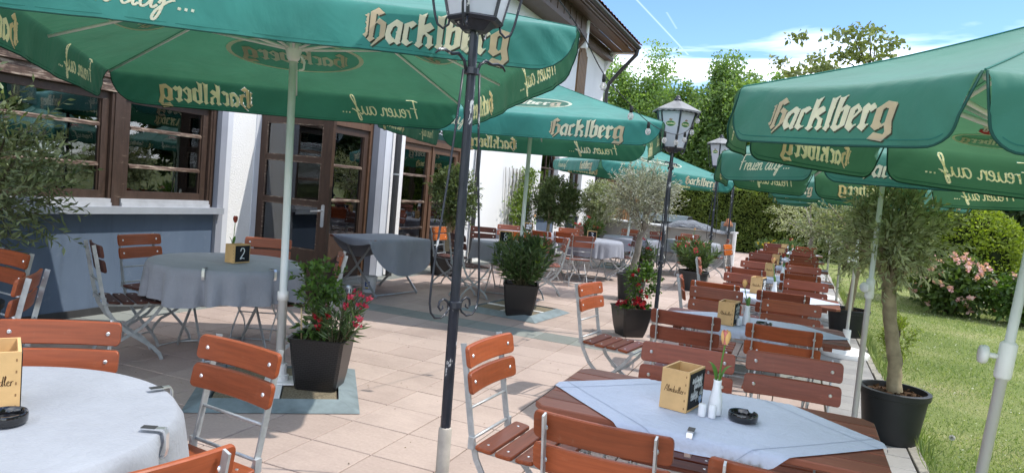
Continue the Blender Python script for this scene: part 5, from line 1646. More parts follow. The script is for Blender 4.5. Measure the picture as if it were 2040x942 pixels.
# round tables on the left
def round_table(name, loc, r_, label, rz=0.0):
    root = thing(name, label, 'table', loc, rz, 'round folding tables on the terrace')
    MB().lathe([(r_ - .012, .715), (r_ - .006, .72), (r_ - .004, .738), (r_ - .012, .742)], 40).build('tabletop', 'table_wood', root, False)
    for s in (-1, 1):
        MB().flat([(s * .26, -.30, .71), (s * .26, .02, .37), (s * .26, .34, .05), (s * .26, .36, 0)], (1, 0, 0), .03, .01).build('leg', 'steel', root)
        MB().flat([(s * .24, .30, .71), (s * .24, -.02, .37), (s * .24, -.34, .05), (s * .24, -.36, 0)], (1, 0, 0), .03, .01).build('leg', 'steel', root)
    for y in (-.35, .35, 0):
        MB().tube([(-.26, y, .03 if y else .39), (.26, y, .03 if y else .39)], .009, 8).build('cross_rod', 'steel', root, True)
    return root
def round_cloth(loc, r_, drop, label, mat, seed, nf=9, amp=.03, notch=(), group='grey cloths on the round tables'):
    root = thing('tablecloth', label, 'tablecloth', loc, 0, group)
    rr = random.Random(seed); phs = [rr.random() * 6.28 for _ in range(5)]
    def fold(a):
        q = math.sin(nf * a + phs[0]) * .6 + math.sin((nf + 5) * a + phs[1]) * .45 + .3 * math.sin((2 * nf + 3) * a + phs[2])
        return math.copysign(abs(q) ** .75, q)
    NA = 240
    prof = [0, .3, .6, .85, .95, .985, 1.0]
    vs = []; fs = []
    rings = []
    for p in prof:
        rings.append([(r_ * p * math.cos(2 * PI * q / NA), r_ * p * math.sin(2 * PI * q / NA), .7475 - (.004 if p == 1.0 else 0) + .0012 * math.sin(9 * p + 3 * 2 * PI * q / NA) * p) for q in range(NA)])
    ND = 10
    for j in range(1, ND + 1):
        t_ = j / ND; ring = []
        for q in range(NA):
            a = 2 * PI * q / NA
            pinch = 0
            for na in notch:
                d = abs((a - na + PI) % (2 * PI) - PI)
                pinch += math.exp(-(d / .045) ** 2) * 1.5 - .5 * math.exp(-((d - .12) / .06) ** 2)
            R0 = r_ + .012 + amp * t_ ** .8 * (fold(a) + .4) - .045 * pinch * t_
            dz = drop * t_ * (1 + .06 * math.sin(3 * a + phs[3]) + .05 * math.sin(7 * a + phs[4]))
            ring.append((R0 * math.cos(a), R0 * math.sin(a), .743 - dz))
        rings.append(ring)
    vs = [p for ring in rings for p in ring]
    for i in range(1, len(rings) - 1):
        for q in range(NA): fs.append((i * NA + q, (i + 1) * NA + q, (i + 1) * NA + (q + 1) % NA, i * NA + (q + 1) % NA))
    mb = MB(); mb.add(vs[NA:], [tuple(x - NA for x in f) for f in fs]); mb.add(rings[1], [tuple(range(NA))])
    mb.build('cloth', mat, root, True)
    return root
T1 = (-2.12, 1.23, 0); T2 = (-4.2, 4.38, 0); T4 = (-3.88, 9.6, 0)
round_table('round_table', T1, .55, 'round table in the lower left corner under a pale grey cloth', R(20))
round_cloth(T1, .56, .27, 'pale grey cloth over the round table in the lower left corner', 'cloth_lightgrey', 3, 8, .034, (R(25), R(150)))
round_table('round_table', T2, .57, 'round table with the number 2 box under a dark grey cloth by the blue wall', R(60))
round_cloth(T2, .58, .26, 'dark grey cloth with clipped folds over the number 2 table', 'cloth_grey', 5, 10, .036, (R(-62), R(-12), R(-115)))
round_table('round_table', T4, .55, 'round table with grey cloth behind the oleander planter', R(10))
round_cloth(T4, .56, .26, 'grey cloth over the round table behind the oleander planter', 'cloth_grey', 8, 10, .036, (R(-50),))
BT = [(-3.5, 12.6, 'cloth_grey', 'beside the silvery olive tree'), (-3.2, 14.7, 'cloth_grey', 'in the back left of the terrace'), (-2.1, 15.9, 'cloth_lightgrey', 'in front of the grey counter'), (-4.9, 12.9, 'cloth_grey', 'by the wall with the climbing plant')]
for k, (x, y, m, l) in enumerate(BT):
    round_table('round_table', (x, y, 0), .57, 'round clothed table ' + l, R(30 * k))
    round_cloth((x, y, 0), .58, .28, 'grey tablecloth on the round table ' + l, m, 20 + k, 9, .03, (R(-60),))
clip((T1[0] + .56 * math.cos(R(25)), T1[1] + .56 * math.sin(R(25)), .7525), R(25), 'steel clip at the right edge of the pale cloth in the lower left')
clip((T1[0] + .56 * math.cos(R(68)), T1[1] + .56 * math.sin(R(68)), .7525), R(68), 'steel clip at the far edge of the pale cloth in the lower left')
for a, l in ((-62, 'left of two clips on the cloth of the number 2 table'), (-12, 'right of two clips on the cloth of the number 2 table')):
    clip((T2[0] + .585 * math.cos(R(a)), T2[1] + .585 * math.sin(R(a)), .7525), R(a), l)
menu_box((-2.155, 1.345, ZC), R(58), 'wooden box at the left picture edge on the pale clothed round table', s=1.15)
ashtray((-1.985, 1.273, ZC), 'round black ashtray on the pale clothed round table')
menu_box((-4.10, 4.37, ZC), R(-4), 'wooden box with chalk number 2 on the grey round table', number='2', s=.95)
vase((-4.24, 4.46, ZC), 'dark red tulip in a vase behind the number 2 box', 'tulip_dark', .36, (.01, .0), 2.0)
menu_box((-3.86, 9.35, ZC), R(-70), 'wooden box with chalk number 8 behind the oleander planter', number='8', s=1.1)
menu_box((-3.45, 12.45, ZC), R(-70), 'wooden box with chalk number 3 on the table beside the silvery olive', number='3')
menu_box((-4.85, 12.85, ZC), R(-60), 'wooden box on the round table by the climbing plant')
vase((-2.1, 15.85, ZC), 'small vase with a pale tulip on the table in front of the counter', 'tulip_pink', .3, (.02, 0), 1)
vase((-4.75, 12.95, ZC), 'small vase with an orange tulip on the table by the climbing plant', 'tulip_pink', .33, (-.02, 0), 2)
# rectangular table by the door with its cloth hanging askew
t3 = thing('folding_table', 'rectangular folding table by the open door with a cloth hanging askew', 'table', (-5.12, 8.05, 0), R(80))
MB().box((0, 0, .73), (1.15, .72, .025)).build('tabletop', 'table_wood', t3)
for s in (-1, 1):
    MB().flat([(s * .42, -.27, .71), (s * .42, 0, .37), (s * .42, .33, .04), (s * .42, .35, 0)], (1, 0, 0), .03, .01).build('leg', 'steel', t3)
    MB().flat([(s * .40, .27, .71), (s * .40, 0, .37), (s * .40, -.33, .04), (s * .40, -.35, 0)], (1, 0, 0), .03, .01).build('leg', 'steel', t3)
MB().tube([(-.42, .34, .03), (.42, .34, .03)], .009, 8).build('cross_rod', 'steel', t3)
MB().tube([(-.42, -.34, .03), (.42, -.34, .03)], .009, 8).build('cross_rod', 'steel', t3)
c3 = thing('tablecloth', 'dark grey round cloth hanging askew over the rectangular table by the door', 'tablecloth', (-5.12, 8.05, 0), R(80), 'grey cloths on the round tables')
def disc_drape(hw, hd, rad, dx, dy):
    base = drape_cloth(hw, hd, 1.0, '', zt=.744, seed=4, rot=0, lim=.6)
    def f(u, v):
        r_ = v * rad; a = 2 * PI * u
        x, y = r_ * math.cos(a) + dx, r_ * math.sin(a) + dy
        p = base(x / 2 + .5, y / 2 + .5)
        return (p[0], p[1] + .02 * math.sin(x * 9) * max(0, (.744 - p[2]) * 3), max(p[2], .2))
    return f
MB().sheet(disc_drape(.575, .36, .78, .10, -.08), 90, 30).build('cloth', 'cloth_grey', c3, True)
# chairs on the left
def lc(x, y, f, label, c=S_, seat=DK): chair(x, y, f, label, c, seat)
lc(-1.86, 2.06, -97, 'orange-brown chair right of the pale clothed round table, its bolts facing us', S_, S_)
lc(-2.60, 1.87, -52, 'orange-brown chair with chipped top edge behind the pale clothed round table', S_, DK)
lc(-1.21, 1.08, 165, 'orange chair whose top corner just shows at the bottom left edge', S_, S_)
lc(-4.74, 3.59, 62, 'dark brown chair seen from the side, left of the number 2 table', DK, DK)
lc(-5.17, 4.33, 2, 'orange chair against the blue wall behind the grey round table', S_, DK)
lc(-4.58, 5.28, -62, 'orange-red chair behind the grey round table, in front of the open door', S_, DK)
lc(-3.48, 4.93, 218, 'orange chair seen from behind, between the rose planter and the open door', S_, DK)
lc(-4.50, 2.90, -95, 'brown chair cut by the left picture edge under the olive bush', S_, DK)
lc(-3.64, 2.46, 222, 'brown chair seen from behind at the left picture edge', S_, DK)
lc(-5.02, 9.42, 0, 'bright amber chair in front of the double door', AM, DK)
lc(-4.22, 8.45, 55, 'dark red chair seen from behind, left of the tall oleander planter', DK, DK)
lc(-4.83, 10.7, -65, 'dark chair behind the round table, against the white wall', DK, DK)
lc(-4.95, 12.1, -70, 'faded red chair under the climbing plant', FD, DK)
lc(-4.1, 10.45, -75, 'amber chair just above the tall oleander planter', AM, AM)
lc(-3.22, 9.25, 160, 'reddish chair with its back towards us, right of the oleander planter', FD, DK)
lc(-3.18, 10.15, 205, 'faded folding chair seen from behind, just past the oleander planter', FD, FD)
lc(-3.26, 11.25, 118, 'faded pink chair seen from behind near the silvery olive tree', FD, FD)
lc(-4.05, 11.3, 75, 'orange chair back in front of the table by the climbing plant', S_, DK)
lc(-3.75, 11.7, 80, 'orange chair on the near side of the table beside the silvery olive', S_, DK)
lc(-4.2, 13.4, -60, 'orange chair on the far side of the table beside the silvery olive', S_, S_)
lc(-2.77, 13.15, 200, 'dark red chair half hidden by the trunk of the silvery olive', DK, DK)
lc(-4.43, 14.8, -5, 'faded red chair in the back left near the wall', FD, FD)
lc(-3.5, 15.9, -85, 'orange chair at the back table, before the low grey wall', S_, S_)
lc(-2.15, 15.05, 88, 'orange chair back in front of the table before the counter', S_, RD)
lc(-2.3, 16.8, -88, 'faded chair behind the table before the counter', FD, RD)
lc(-1.35, 16.1, 190, 'red chair at the right end of the table before the counter', RD, RD)
lc(-1.55, 13.4, 150, 'faded chair standing behind the pink oleander pot', FD, FD)
lc(-3.0, 16.3, -40, 'red chair left of the table before the counter', RD, RD)

# ================================================================== POTS AND PLANTS
def round_pot(parent, r_, h_, mat='pot_black', n=32, rim=.02):
    o = MB().lathe([(r_ * .76, .0), (r_ * .78, .01), (r_ * .95, h_ - .06), (r_ * .95, h_ - .05), (r_ + .004, h_ - .045), (r_ + .008, h_ - .004), (r_, h_), (r_ - rim, h_), (r_ - rim - .004, h_ - .04), (r_ * .85, h_ - .05)], n).build('pot', mat, parent, True)
    auto_smooth(o, 35)
    s = MB()
    s.sheet(lambda u, v: ((r_ - rim - .006) * v * math.cos(2 * PI * u), (r_ - rim - .006) * v * math.sin(2 * PI * u), h_ - .04 + .012 * math.sin(u * 31) * v * (1 - v) * 4 + .015 * (1 - v)), 28, 6)
    s.build('soil', 'soil', parent)
    P = np.zeros((140, 3)); a = rng.random(140) * 2 * PI; q = np.sqrt(rng.random(140)) * (r_ - rim - .02)
    P[:, 0] = q * np.cos(a); P[:, 1] = q * np.sin(a); P[:, 2] = h_ - .035
    V, F = leaf_arrays(P, rdir(140, .3), .03, .018)
    np_mesh('bark_mulch', V, F, 'soil', parent)['kind'] = 'stuff'
def square_planter(parent, w_top, w_bot, h_, rz=0.0):
    m = MB(); a, b = w_bot / 2, w_top / 2; lip = .012
    def ring(hw, z, ch=.02): return [(hw - ch, -hw, z), (hw, -hw + ch, z), (hw, hw - ch, z), (hw - ch, hw, z), (-hw + ch, hw, z), (-hw, hw - ch, z), (-hw, -hw + ch, z), (-hw + ch, -hw, z)]
    rings = [ring(a, 0)] + [ring(a + (b - a) * (t_ ** .75), h_ * t_) for t_ in (.25, .5, .75, .96)] + [ring(b + .006, h_ * .965), ring(b + .008, h_), ring(b - .012, h_), ring(b - .016, h_ - .05)]
    vs = [p for r_ in rings for p in r_]; fs = []
    for i in range(len(rings) - 1):
        for k in range(8): fs.append((i * 8 + k, i * 8 + (k + 1) % 8, (i + 1) * 8 + (k + 1) % 8, (i + 1) * 8 + k))
    fs.append(tuple(reversed(range(8))))
    m.add(vs, fs)
    o = m.build('planter_box', 'wicker', parent); o.rotation_euler = (0, 0, rz)
    s = MB(); s.sheet(lambda u, v: ((u - .5) * 2 * (b - .018), (v - .5) * 2 * (b - .018), h_ - .045 + .012 * math.sin(u * 17) * math.sin(v * 13)), 10, 10)
    o = s.build('soil', 'soil', parent); o.rotation_euler = (0, 0, rz)
def trunk(parent, path, rad, mat='bark_olive', n=10):
    # resampled, slightly knobbly
    P = []; Rr = []
    for i in range(len(path) - 1):
        a, b = Vector(path[i]), Vector(path[i + 1])
        for k in range(6):
            t_ = k / 6
            P.append(a.lerp(b, t_) + Vector((random.uniform(-.004, .004), random.uniform(-.004, .004), 0)))
            Rr.append((rad[i] * (1 - t_) + rad[i + 1] * t_) * random.uniform(.95, 1.06))
    P.append(Vector(path[-1])); Rr.append(rad[-1])
    return MB().tube(P, Rr, n).build('trunk', mat, parent, True)
def limbs(parent, start, tips, r0, mat):
    m = MB()
    for t_ in tips:
        a = Vector(start); b = Vector(t_)
        mid = a.lerp(b, .5) + Vector((random.uniform(-.04, .04), random.uniform(-.04, .04), .03))
        m.tube([a, a.lerp(mid, .5), mid, mid.lerp(b, .5) + Vector((0, 0, .01)), b], [r0, r0 * .8, r0 * .6, r0 * .4, r0 * .15], 6)
    return m.build('branches', mat, parent, True)
def crown(parent, V, F, A, B, leaf, twig='twig', r0=.003):
    np_mesh('crown', V, F, leaf, parent)
    tv, tf = twig_mesh(A, B, r0)
    np_mesh('twigs', tv, tf, twig, parent)

def olive(loc, label, pot_r, pot_h, tr_path, tr_rad, cc, rad, ntw, leaf, L=.055, W=.013, tl=.24, potmat='pot_black', bark='bark_olive', up=.3, lpt=11, inner=.25, ncl=16, spread=.5):
    t_ = thing('potted_olive', label, 'potted olive', loc, 0, 'potted olive trees')
    round_pot(t_, pot_r, pot_h, potmat)
    trunk(t_, tr_path, tr_rad, bark)
    top = Vector(tr_path[-1])
    tips = [Vector(cc) + Vector((rad[0] * .75 * math.cos(a), rad[1] * .75 * math.sin(a), rad[2] * random.uniform(-.4, .7))) for a in [k * 2 * PI / 9 + random.random() for k in range(9)]]
    limbs(t_, top - Vector((0, 0, .05)), tips, tr_rad[-1] * .7, bark)
    V, F, A, B = twig_crown(cc, rad, ntw, lpt, tl, L, W, up=up, inner=inner, ncl=ncl, spread=spread)
    crown(t_, V, F, A, B, leaf)
    return t_
# big olive in the right foreground
olive((.76, 5.62, 0), 'potted olive standard with thick bare trunk in a large black pot on the right', .225, .37,
      [(.0, 0, .30), (-.02, 0, .55), (-.075, -.01, .8), (-.115, -.01, 1.02), (-.12, 0, 1.15)], [.052, .047, .045, .046, .05], (-.14, .05, 1.44), (.27, .27, .26), 350, 'leaf_olive', .062, .017, .18, ncl=22)
olive((.74, 10.3, 0), 'second potted olive tree behind the foreground one, in a black pot with flowers', .26, .36,
      [(0, 0, .3), (.02, 0, .6), (.05, 0, .9), (.06, 0, 1.1)], [.05, .045, .042, .04], (.05, .1, 1.42), (.62, .6, .45), 460, 'leaf_olive_light', .07, .016, .3)
# silvery olive in the middle
olive((-2.28, 10.75, 0), 'silvery grey olive tree with forked trunk in a large grey pot, mid terrace', .235, .40,
      [(0, 0, .32), (.02, 0, .55), (.05, 0, .78), (.06, 0, .98), (.09, 0, 1.10)], [.065, .058, .05, .045, .04], (.0, .0, 1.56), (.46, .45, .38), 560, 'leaf_olive_silver', .065, .0135, .22, 'pot_grey', 'bark_grey', inner=.15, ncl=26, spread=.55)
# olive at the left picture edge
olive((-5.28, 3.02, 0), 'large bushy olive at the left edge in front of the dining-room window', .27, .42,
      [(0, 0, .35), (.0, .02, .6), (.03, .05, .8)], [.05, .045, .04], (-.02, .0, 1.25), (.50, .47, .47), 560, 'leaf_olive_dark', .07, .020, .30, bark='bark_dark', inner=.15, ncl=26, spread=.5)
# clipped olive ball by the double door
olive((-5.42, 10.55, 0), 'bushy potted olive in a black pot in front of the double door', .29, .42,
      [(0, 0, .35), (.02, 0, .6), (.03, 0, .85)], [.05, .045, .04], (.06, .05, 1.30), (.36, .36, .40), 620, 'leaf_shrub', .06, .024, .16, inner=.05)
olive((-5.45, 15.7, 0), 'potted bush in front of the first arched window', .28, .4,
      [(0, 0, .3), (.02, 0, .6), (.02, 0, .85)], [.045, .04, .035], (.1, .1, 1.34), (.46, .46, .48), 620, 'leaf_shrub', .08, .03, .2, inner=.05)
olive((-5.35, 19.4, 0), 'potted bush beside the second arched window, at the end of the inn', .28, .4,
      [(0, 0, .3), (.02, 0, .6), (.02, 0, .85)], [.045, .04, .035], (.05, .1, 1.36), (.46, .46, .5), 560, 'leaf_olive_light', .085, .03, .22, inner=.05)
olive((.2, 18.0, 0), 'far potted olive with grey crown before the hedge, beyond the right-hand tables', .26, .4,
      [(0, 0, .3), (.1, 0, .7), (.15, 0, 1.1)], [.06, .05, .05], (.1, .0, 1.55), (.85, .8, .5), 380, 'leaf_olive', .075, .016, .34, bark='bark_grey')

# planter with standard rose and oleander beside the first umbrella
def flowers(parent, P, r_, mat, nm='blossoms', per=10):
    n = len(P)
    Q = np.repeat(P, per, 0) + rng.normal(size=(n * per, 3)) * r_ * .25
    V, F = leaf_arrays(Q, rdir(n * per, .5), r_ * 1.3, r_ * 1.1, .3)
    o = np_mesh(nm, V, F, mat, parent); o['kind'] = 'stuff'
    return o
def oleander(parent, base, hgt, spread, nst, leaf='leaf_oleander', L=.11, W=.017, zb=0.0):
    """upright stems from the base with long narrow leaves in whorls"""
    Ps, Ds, A, B = [], [], [], []
    tips = []
    for k in range(nst):
        a = rng.random() * 2 * PI; q = rng.random() ** .6
        tip = np.array(base) + np.array([spread[0] * q * math.cos(a), spread[1] * q * math.sin(a), hgt * (.55 + .5 * rng.random()) * (1 - .25 * q)])
        b0 = np.array(base) + np.array([.06 * math.cos(a) * q, .06 * math.sin(a) * q, 0])
        A.append(b0); B.append(tip); tips.append(tip)
        d = (tip - b0); ln = np.linalg.norm(d); d = d / ln
        nl = int(34 * ln / .5)
        for i in range(nl):
            t_ = .22 + .8 * (i / nl)
            p = b0 + d * ln * min(t_, 1.0)
            an = rng.random() * 2 * PI
            s_ = np.cross(d, [math.cos(an), math.sin(an), .1]); s_ /= np.linalg.norm(s_) + 1e-9
            Ps.append(p); Ds.append(s_ * .75 + d * (.35 + .5 * t_) + np.array([0, 0, .05]))
    V, F = leaf_arrays(np.array(Ps), np.array(Ds), L * (.6 + .6 * rng.random(len(Ps))), W)
    np_mesh('leaves', V, F, leaf, parent)
    tv, tf = twig_mesh(np.array(A), np.array(B), .006, .002); np_mesh('stems', tv, tf, 'twig', parent)
    return np.array(tips)
p1 = thing('flower_planter', 'black wicker planter with rose and pink oleander beside the first umbrella pole', 'planter', (-2.97, 4.03, .02), 0, 'black wicker planters with flowers')
square_planter(p1, .37, .27, .38, R(21.5))
MB().tube([(-.09, .0, .33), (-.088, .0, .55), (-.10, 0, .72)], .009, 6).build('rose_stem', 'bark_dark', p1, True)
MB().tube([(-.13, -.07, .34), (-.14, -.08, .56)], .006, 6).build('cane', 'cane', p1, True)
V, F, A, B = twig_crown((-.10, .0, .74), (.115, .115, .115), 70, 9, .10, .045, .026, up=.15, ncl=12, inner=.1)
crown(p1, V, F, A, B, 'leaf_green', 'twig', .002)
V, F, A, B = twig_crown((-.10, -.02, .47), (.10, .10, .10), 26, 8, .11, .07, .026, up=.2, ncl=8, inner=.1)
o = np_mesh('underplanting', V, F, 'leaf_green', p1); o['kind'] = 'stuff'
tips = oleander(p1, (.10, .0, .33), .40, (.24, .17), 22, L=.10, W=.015)
hi = tips[np.argsort(-(tips[:, 2] + .5 * tips[:, 0]))][:6]
flowers(p1, np.concatenate([hi + [.03, 0, .015], hi * [1.05, 1.1, .93]]), .024, 'petal_pink', per=9)
flowers(p1, np.array([[.0, -.1, .52], [.06, -.12, .50], [.1, -.1, .54], [.02, -.09, .45]]), .022, 'petal_red', per=8)
p2 = thing('flower_planter', 'tall black planter with dense green oleander on the second umbrella foot', 'planter', (-3.02, 7.93, .02), 0, 'black wicker planters with flowers')
square_planter(p2, .42, .30, .39, R(22))
tips = oleander(p2, (0, 0, .34), .68, (.38, .36), 70, 'leaf_oleander', .125, .023)
V, F = leaf_arrays(np.repeat(tips[:12], 6, 0), rdir(72, .8), .07, .014); np_mesh('young_leaves', V, F, 'leaf_yellowgreen', p2)
p3 = thing('flower_planter', 'black wicker planter with red petunias and a small standard rose by the second lamp post', 'planter', (-1.64, 7.9, 0), 0, 'black wicker planters with flowers')
square_planter(p3, .37, .25, .33, R(40))
MB().tube([(.06, .05, .28), (.065, .05, .42), (.07, .05, .55)], .007, 6).build('rose_stem', 'bark_dark', p3, True)
V, F, A, B = twig_crown((.08, .04, .62), (.13, .13, .17), 110, 8, .09, .04, .026, up=.15, ncl=10, inner=.1)
crown(p3, V, F, A, B, 'leaf_green', 'twig', .002)
P = rng.normal(size=(9, 3)) * [.08, .08, .12] + [.08, -.05, .62]; flowers(p3, P, .024, 'petal_red', 'rose_blossoms', 9)
V, F, A, B = twig_crown((0, 0, .33), (.17, .17, .06), 60, 7, .06, .035, .022, up=.4, ncl=10); np_mesh('leaves', V, F, 'leaf_green', p3)
P = rng.random((26, 3)) * [.30, .30, .07] + [-.15, -.15, .335]; flowers(p3, P, .025, 'petal_red', 'petunias', 8)
def pot_oleander(loc, label, r_, h_, hgt, spread, nst, fl=None, potmat='pot_black'):
    t_ = thing('potted_oleander', label, 'potted oleander', loc, 0, 'potted oleanders further back')
    round_pot(t_, r_, h_, potmat)
    tips = oleander(t_, (0, 0, h_ - .05), hgt, (spread, spread), nst, L=.13, W=.024)
    if fl:
        k = rng.permutation(len(tips))[:max(7, nst // 4)]
        flowers(t_, tips[k] + [0, 0, .02], .045, fl, per=9)
pot_oleander((-1.66, 13.1, 0), 'pink flowering oleander in a dark pot between the second and third lamp posts', .27, .36, .66, .48, 46, 'petal_pink', 'pot_grey')
pot_oleander((-2.85, 14.3, 0), 'dark pot with green oleander right of the silvery olive trunk', .24, .32, .45, .3, 26, 'petal_red')
pot_oleander((-4.9, 17.2, 0), 'oleander with pink flowers in front of the pier between the arched windows', .25, .4, .75, .45, 36, 'petal_pink')
pot_oleander((-.75, 21.5, 0), 'blue pot with yellow flowers at the foot of the hedge', .24, .36, .5, .3, 26, 'petal_yellow', 'pot_blue')
pot_oleander((-.1, 22.3, 0), 'blue pot with a green shrub at the foot of the hedge', .24, .36, .55, .32, 30, None, 'pot_blue')

# trellis with climbing plant on the white wall
tr_ = thing('trellis', 'wooden wall trellis with thin climbing plant on the white wall', 'trellis', (-5.97, 15.05, 0))
for k in range(8):
    for s in (-1, 1):
        y0 = -.75 + .2 * k
        MB().flat([(.012 + .01 * (s > 0), y0 - s * .0, .35), (.012 + .01 * (s > 0), y0 + s * .22, 2.0)], (1, 0, 0), .022, .008).build('lath', 'cane' if False else 'bark_grey', tr_)
P = np.stack([.05 + .08 * rng.random(1500), rng.normal(size=1500) * .32 + .05, .3 + 1.75 * rng.random(1500)], 1)
P[:, 1] += .25 * np.sin(P[:, 2] * 4)
D = rdir(1500); D[:, 0] = abs(D[:, 0])
V, F = leaf_arrays(P, D, .07 * (.6 + .7 * rng.random(1500)), .045); np_mesh('leaves', V, F, 'leaf_ivy', tr_)
m = MB()
for k in range(7):
    y = -.5 + .17 * k
    m.tube([(.04, y + .08 * math.sin(k + z_ * 5), .02 + 1.9 * z_) for z_ in np.linspace(0, 1, 9)], .006, 5)
m.build('stems', 'bark_dark', tr_)

# ------------------------------------------------------------------ small things by the door
bk = thing('paint_bucket', 'white plastic bucket with printed label under the table by the door', 'bucket', (-5.18, 7.93, 0), R(-25))
o = MB().lathe([(.085, .002), (.09, .01), (.105, .20), (.112, .20), (.112, .215), (.108, .215), (.10, .205), (.087, .02), (0, .02)], 28).build('tub', 'bucket_white', bk, True); auto_smooth(o)
MB().tube([(-.112 * math.cos(a), -.118 - .0 * a, .19 - .07 * math.sin(a)) for a in np.linspace(0, PI, 11)], .0025, 5).build('handle', 'steel', bk)
m = MB()
cyl = lambda a, z, o_: ((.098 + (z - .1) * .09 + o_) * math.cos(a), (.098 + (z - .1) * .09 + o_) * math.sin(a), z)
for (a0, a1, z0, z1, mi) in ((-1.05, -.45, .085, .155, 0), (-1.3, -.3, .05, .058, 0), (-1.0, -.6, .06, .08, 1), (-.85, -.5, .10, .12, 2)):
    m.sheet(lambda u, v: cyl(a0 + (a1 - a0) * u, z0 + (z1 - z0) * v, .0012 + mi * .0006), 8, 1, mi)
m.build('label_print', ['bucket_print', 'bucket_yellow', 'bucket_white'], bk)
bw = thing('steel_bowl', 'steel dog bowl with dark pattern beside the white bucket', 'bowl', (-5.34, 7.72, 0))
o = MB().lathe([(.11, .002), (.105, .07), (.10, .075), (.092, .06), (.09, .02), (0, .015)], 28).build('bowl', 'steel_bright', bw, True); auto_smooth(o)
m = MB()
for k in range(22):
    a = 2 * PI * k / 22
    m.sheet(lambda u, v: ((.1105 - .005 * v) * math.cos(a + u * .14), (.1105 - .005 * v) * math.sin(a + u * .14), .012 + .045 * v), 2, 1)
m.build('pattern', 'bowl_print', bw)

# ------------------------------------------------------------------ counter and grill at the back
ct = thing('outdoor_counter', 'grey outdoor bar counter with tarpaulin across the back of the terrace', 'counter', (0, 0, 0))
MB().prism([(-5.4, 19.9), (-3.1, 18.9), (-1.52, 18.95), (-1.5, 19.6), (-3.0, 19.55), (-5.3, 20.6)], lambda a, b: (a, b, 0), lambda a, b: (a, b, .90)).build('counter_front', 'counter_grey', ct)
MB().prism([(-5.45, 19.85), (-3.12, 18.84), (-1.45, 18.9), (-1.44, 19.65), (-3.0, 19.6), (-5.3, 20.66)], lambda a, b: (a, b, .902), lambda a, b: (a, b, .94)).build('counter_top', 'counter_top', ct)
MB().lathe([(.05, 0), (.05, .96)], 12, (-1.47, 18.93, 0)).build('end_post', 'plastic_white', ct)
MB().box((-1.7, 19.4, 1.06), (.35, .3, .24)).build('box', 'steel_plate', ct)
def tarp(u, v):
    x = -3.35 + 1.75 * u; y = 18.82 + .8 * v
    z = .945 + .20 * math.sin(PI * min(max((u * 1.25), 0), 1)) * math.sin(PI * (.12 + .85 * v)) + .012 * math.sin(u * 26 + v * 6)
    if v == 0: z -= .06
    return (x, y, z)
MB().sheet(tarp, 30, 12).build('tarpaulin', 'tarp', ct, True)
gr = thing('gas_grill', 'black gas grill with steel lid band behind the counter', 'grill', (-3.55, 20.4, 0), R(-10))
MB().prism([(-.3, .85), (-.3, 1.05), (-.2, 1.2), (.15, 1.22), (.3, 1.05), (.3, .85)], lambda a, b: (-.75, a, b), lambda a, b: (.75, a, b)).build('lid', 'grill_black', gr)
MB().prism([(-.318, 1.03), (-.212, 1.21), (-.19, 1.225), (-.29, 1.03)], lambda a, b: (-.74, a, b), lambda a, b: (.74, a, b)).build('lid_band', 'steel_plate', gr)
MB().b2(-.75, .75, -.28, .28, .1, .85).build('cabinet', 'grill_black', gr)
tl_ = thing('table_lamp', 'small terracotta mushroom lamp on the counter', 'lamp', (-1.68, 19.12, .94))
MB().lathe([(.05, .002), (.045, .1), (.04, .16)], 14).build('foot', 'porcelain', tl_, True)
MB().lathe([(.12, .14), (.11, .20), (.06, .28), (.05, .33), (.0, .34)], 16).build('shade', 'terracotta', tl_, True)

# ------------------------------------------------------------------ hedge, shrubs, trees
def box_leaves(n, x0, x1, y0, y1, z0, z1, sizes, faces=('front', 'top', 'left', 'right')):
    P = []; N_ = []
    w = {'front': (x1 - x0) * (z1 - z0), 'top': (x1 - x0) * (y1 - y0), 'left': (y1 - y0) * (z1 - z0), 'right': (y1 - y0) * (z1 - z0)}
    tot = sum(w[f] for f in faces)
    for f in faces:
        k = int(n * w[f] / tot); a, b = rng.random(k), rng.random(k)
        if f == 'front': p = np.stack([x0 + (x1 - x0) * a, np.full(k, y0), z0 + (z1 - z0) * b], 1); nn = [0, -1, .15]
        elif f == 'top': p = np.stack([x0 + (x1 - x0) * a, y0 + (y1 - y0) * b, np.full(k, z1)], 1); nn = [0, -.1, 1]
        elif f == 'left': p = np.stack([np.full(k, x0), y0 + (y1 - y0) * a, z0 + (z1 - z0) * b], 1); nn = [-1, 0, .1]
        else: p = np.stack([np.full(k, x1), y0 + (y1 - y0) * a, z0 + (z1 - z0) * b], 1); nn = [1, 0, .1]
        nn = np.array(nn)
        # lumpy surface
        l_ = .10 * np.sin(p[:, 0] * 2.1 + p[:, 2] * 1.7) + .07 * np.sin(p[:, 0] * 5.3 - p[:, 2] * 3.9) + .12 * (rng.random(k) ** 2)
        p = p + nn * l_[:, None]
        P.append(p); N_.append(np.repeat(nn[None], k, 0))
    P = np.concatenate(P); N_ = np.concatenate(N_)
    D = N_ * .6 + rdir(len(P)) * .9
    L = sizes[0] + (sizes[1] - sizes[0]) * rng.random(len(P))
    return leaf_arrays(P, D, L, L * .55)
hd = thing('clipped_hedge', 'tall clipped dark green hedge closing the back of the terrace', 'hedge', (0, 0, 0))
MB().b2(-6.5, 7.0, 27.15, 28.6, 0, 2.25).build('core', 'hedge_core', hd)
V, F = box_leaves(52000, -6.6, 7.1, 27.05, 28.7, 0.02, 2.32, (.06, .13)); np_mesh('foliage', V, F, 'leaf_hedge', hd)

